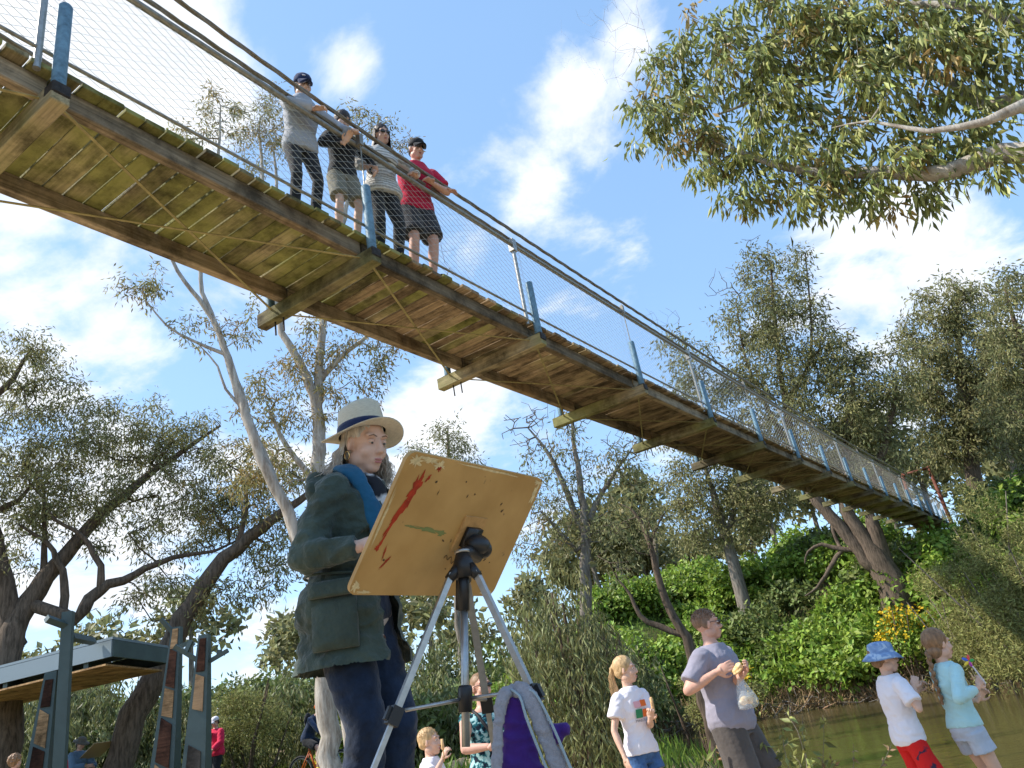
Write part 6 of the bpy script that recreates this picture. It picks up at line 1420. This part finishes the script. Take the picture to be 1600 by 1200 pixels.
Lc = np.linalg.norm(RA-RB); Wc = np.linalg.norm(RC-RB); ns = 44
mbs = MB()
for k in range(ns):
    c = RB+e_in*(Wc*(k+.5)/ns)+e_al*Lc*.5-Zu*.40; mbs.box(c-SO, (Lc-.3, Wc/ns*.82, .03), (e_al, e_in, Zu))
mbs.build('ceiling_boards', M_slat, shel, kind='stuff')
for f in (.12, .5, .88): mb = MB(); mb.box(RB+e_in*Wc*.5+e_al*Lc*f-Zu*.32-SO, (.12, Wc*.96, .12), (e_al, e_in, Zu)); mb.build('roof_beam', M_steel, shel)
def post_at(px_top, py_top, px_bot, py_bot, d, w0, w1, name, m, parent, O):
    t = np.array(list(at(px_top, py_top, d))); b_ = np.array(list(at(px_bot, py_bot, d))); dr = unit(b_-t); g = gz(t[0], t[1]); b_ = t+dr*((t[2]-g+.1)/max(.1, -dr[2])); L_ = np.linalg.norm(b_-t)
    az = math.atan2(t[0], t[1]); sx_ = np.array([math.cos(az+.35), -math.sin(az+.35), 0]); sy_ = np.cross(Zu, sx_); w1 = w0+(w1-w0)*L_/np.linalg.norm(np.array(list(at(px_bot, py_bot, d)))-t)
    def rg(c, w_): return np.array([c+sx_*a*w_/2+sy_*b2*w_*.4 for a, b2 in ((-1, -1), (1, -1), (1, 1), (-1, 1))])
    mb = MB(); mb.loft([rg(t-O, w0), rg(b_-O, w1)]); o = mb.build(name, m, parent)
    return o, t, b_, sx_, sy_, w0, w1
pf = post_at(107, 956, 93, 1205, 15.2, .16, .17, 'steel_post', M_steel, shel, SO)
def arm(parent, O, pts, r, m=M_steel):
    q = [np.array(list(at(*p)))-O for p in pts]; mb = MB()
    for a, b_ in zip(q[:-1], q[1:]): dd = unit(b_-a); ss = unit(np.cross(dd, (0, .99, .1))); mb.box((a+b_)/2, (np.linalg.norm(b_-a)+.03, r*2, r*2), (dd, ss, np.cross(dd, ss)))
    return mb.build('steel_arm', m, parent)
arm(shel, SO, [(104, 978, 15.2), (74, 967, 15.0)], .05); arm(shel, SO, [(112, 995, 15.3), (145, 1002, 16.2)], .05)
pyl = post_at(82, 1050, 61, 1205, 17.0, .2, .36, 'tapered_post', M_steel, shel, SO)
def inlays(P_, fr, O, parent, d):
    o, t, b_, sx_, sy_, w0, w1 = P_
    for (f0, f1, m, sl) in fr:
        V = []
        for f, s0 in ((f0, sl), (f1, sl)):
            for a in (-1, 1):
                ff = f+a*s0; c = t+(b_-t)*ff; w_ = w0+(w1-w0)*ff; V.append(c+sx_*a*w_*.30-sy_*(w_*.4+.003)-O)
        V = np.array(V); V2 = V-sy_*.018
        mb = MB(); mb.add(np.vstack([V, V2]), [(4, 5, 7, 6), (0, 1, 5, 4), (2, 6, 7, 3), (0, 4, 6, 2), (1, 3, 7, 5)]); mb.build('timber_panel', m, parent)
inlays(pyl, ((.05, .22, M_pan1, .0), (.25, .45, M_pan2, .02), (.47, .75, M_pan1, .02), (.77, .97, M_pan2, .0)), SO, shel, 17)
for lab, a, fr, arms_ in (('tapered steel and timber post with branch arms at the right end of the shelter', (277, 980, 258, 1205, 15.0, .15, .38), ((.01, .11, M_pan2, 0), (.12, .30, M_pan1, .01), (.31, .44, M_pan2, .01), (.46, .66, M_pan1, .02), (.68, .95, M_pan2, .03)), ([(272, 990, 15.0), (252, 968, 15.0)], [(274, 1014, 14.95), (297, 1003, 14.8), (302, 1008, 14.8)])),
                          ('free-standing tapered steel and timber post with forked arms beside the figure in red', (320, 992, 307, 1205, 14.2, .16, .36), ((.02, .19, M_pan1, 0), (.21, .38, M_pan2, .01), (.56, .70, M_pan3, .02), (.73, .95, M_pan2, .04)), ([(312, 1034, 14.2), (290, 1020, 14.2), (274, 1010, 14.2)], [(290, 1020, 14.2), (298, 1003, 14.2)], [(326, 1034, 14.2), (355, 1017, 14.1)], [(342, 1025, 14.15), (343, 1017, 14.15)]))):
    g = at(a[0], a[1], a[4]); root = empty('timber_inlaid_post', lab, 'post', (g.x, g.y, gz(g.x, g.y)), group='tapered timber and steel posts'); O_ = np.array(list(root.location))
    pp_ = post_at(*a, 'steel_shaft', M_steel, root, O_); inlays(pp_, fr, O_, root, a[4])
    for q in arms_: arm(root, O_, q, .032)
# ------------------------------------------------------------------ small ground details
rg6 = np.random.default_rng(66)
# dirt path with a few pale rocks behind the boy
Vp, Fp = [], []
n = 24
for k in range(n+1):
    t = k/n; p = at(540+170*t, 1000, 24-3*t); q = at(540+170*t, 1000, 21.2-3*t)
    Vp += [(p.x, p.y, gz(p.x, p.y)+.05), (q.x, q.y, gz(q.x, q.y)+.05)]
for k in range(n): Fp.append((2*k, 2*k+1, 2*k+3, 2*k+2))
ob('dirt_path', mesh_np('dirt_path', np.array(Vp), np.array(Fp)), mat('sandy_dirt', (.52, .33, .17), .95, .1, 0, .2, 4, .5, 30), kind='structure')
for k in range(7):
    px = 630+14*k; p = at(px, 1000, 16.2+.4*(k % 3)); mb = MB(); mb.ell((0, 0, .04), (.14+.05*(k % 2), .12, .10), None, 10, 7); V, F = blob(mb, .03, 1, .06, 9, (1, 1, 1), k)
    o = ob('bank_rock', mesh_np('bank_rock', V, F, True), mat('pale_rock', (.48, .38, .24), .9, .1, 0, .25, 8, .5, 30), loc=(p.x, p.y, gz(p.x, p.y)+.02)); tag(o, ('leftmost', 'second', 'third', 'middle', 'fifth', 'sixth', 'rightmost')[k]+' pale sandy rock in the row along the dirt path behind the boy', 'rock', 'rocks edging the path')
# leafy saplings at the water edge in front of the man in grey
def sapling(label, px, d, top, n, seed, m=L_gum, ln=.075):
    r_ = np.random.default_rng(seed); p = at(px, 1000, d); g = gz(p.x, p.y); h = at(px, top, d).z-g; o = empty('bank_sapling', label, 'sapling', (p.x, p.y, g), group='saplings on the near water edge')
    A, B_, ra, P_, D_ = [], [], [], [], []
    for k in range(n):
        q = np.array([r_.normal()*.12, r_.normal()*.12, -.05]); dr = np.array([r_.normal()*.25, r_.normal()*.2, 1.])
        for j in range(6):
            e = q+unit(dr)*h/5.5*r_.uniform(.7, 1.1); A.append(q); B_.append(e); ra.append(.006-.0008*j)
            for _ in range(5): P_.append(q+(e-q)*r_.random()); D_.append(r_.normal(size=3)*.7+np.array([0, 0, -.25]))
            q = e; dr = dr+r_.normal(size=3)*.22
    V, F = seg_tubes(np.array(A), np.array(B_), ra, np.array(ra)*.8, 4); ob('stem', mesh_np('stem', V, F), B_grey, o)
    V, F = leaf_arrays(np.array(P_), np.array(D_), ln*r_.uniform(.7, 1.4, len(P_)), .4, rng=r_); ob('leaves', mesh_np('leaves', V, F), m, o, kind='stuff')
sapling('leafy sapling at the right hip of the man in grey', 1185, 7.0, 1105, 7, 1, L_near, .08); sapling('thin sapling just right of the man in grey shorts', 1225, 7.4, 1130, 5, 2, L_near); sapling('low twiggy sapling left of the man in grey', 1062, 7.2, 1150, 5, 3, L_dry, .06); sapling('sapling cut by the bottom edge between the boy and the man', 1275, 7.3, 1150, 4, 4, L_dry, .05)
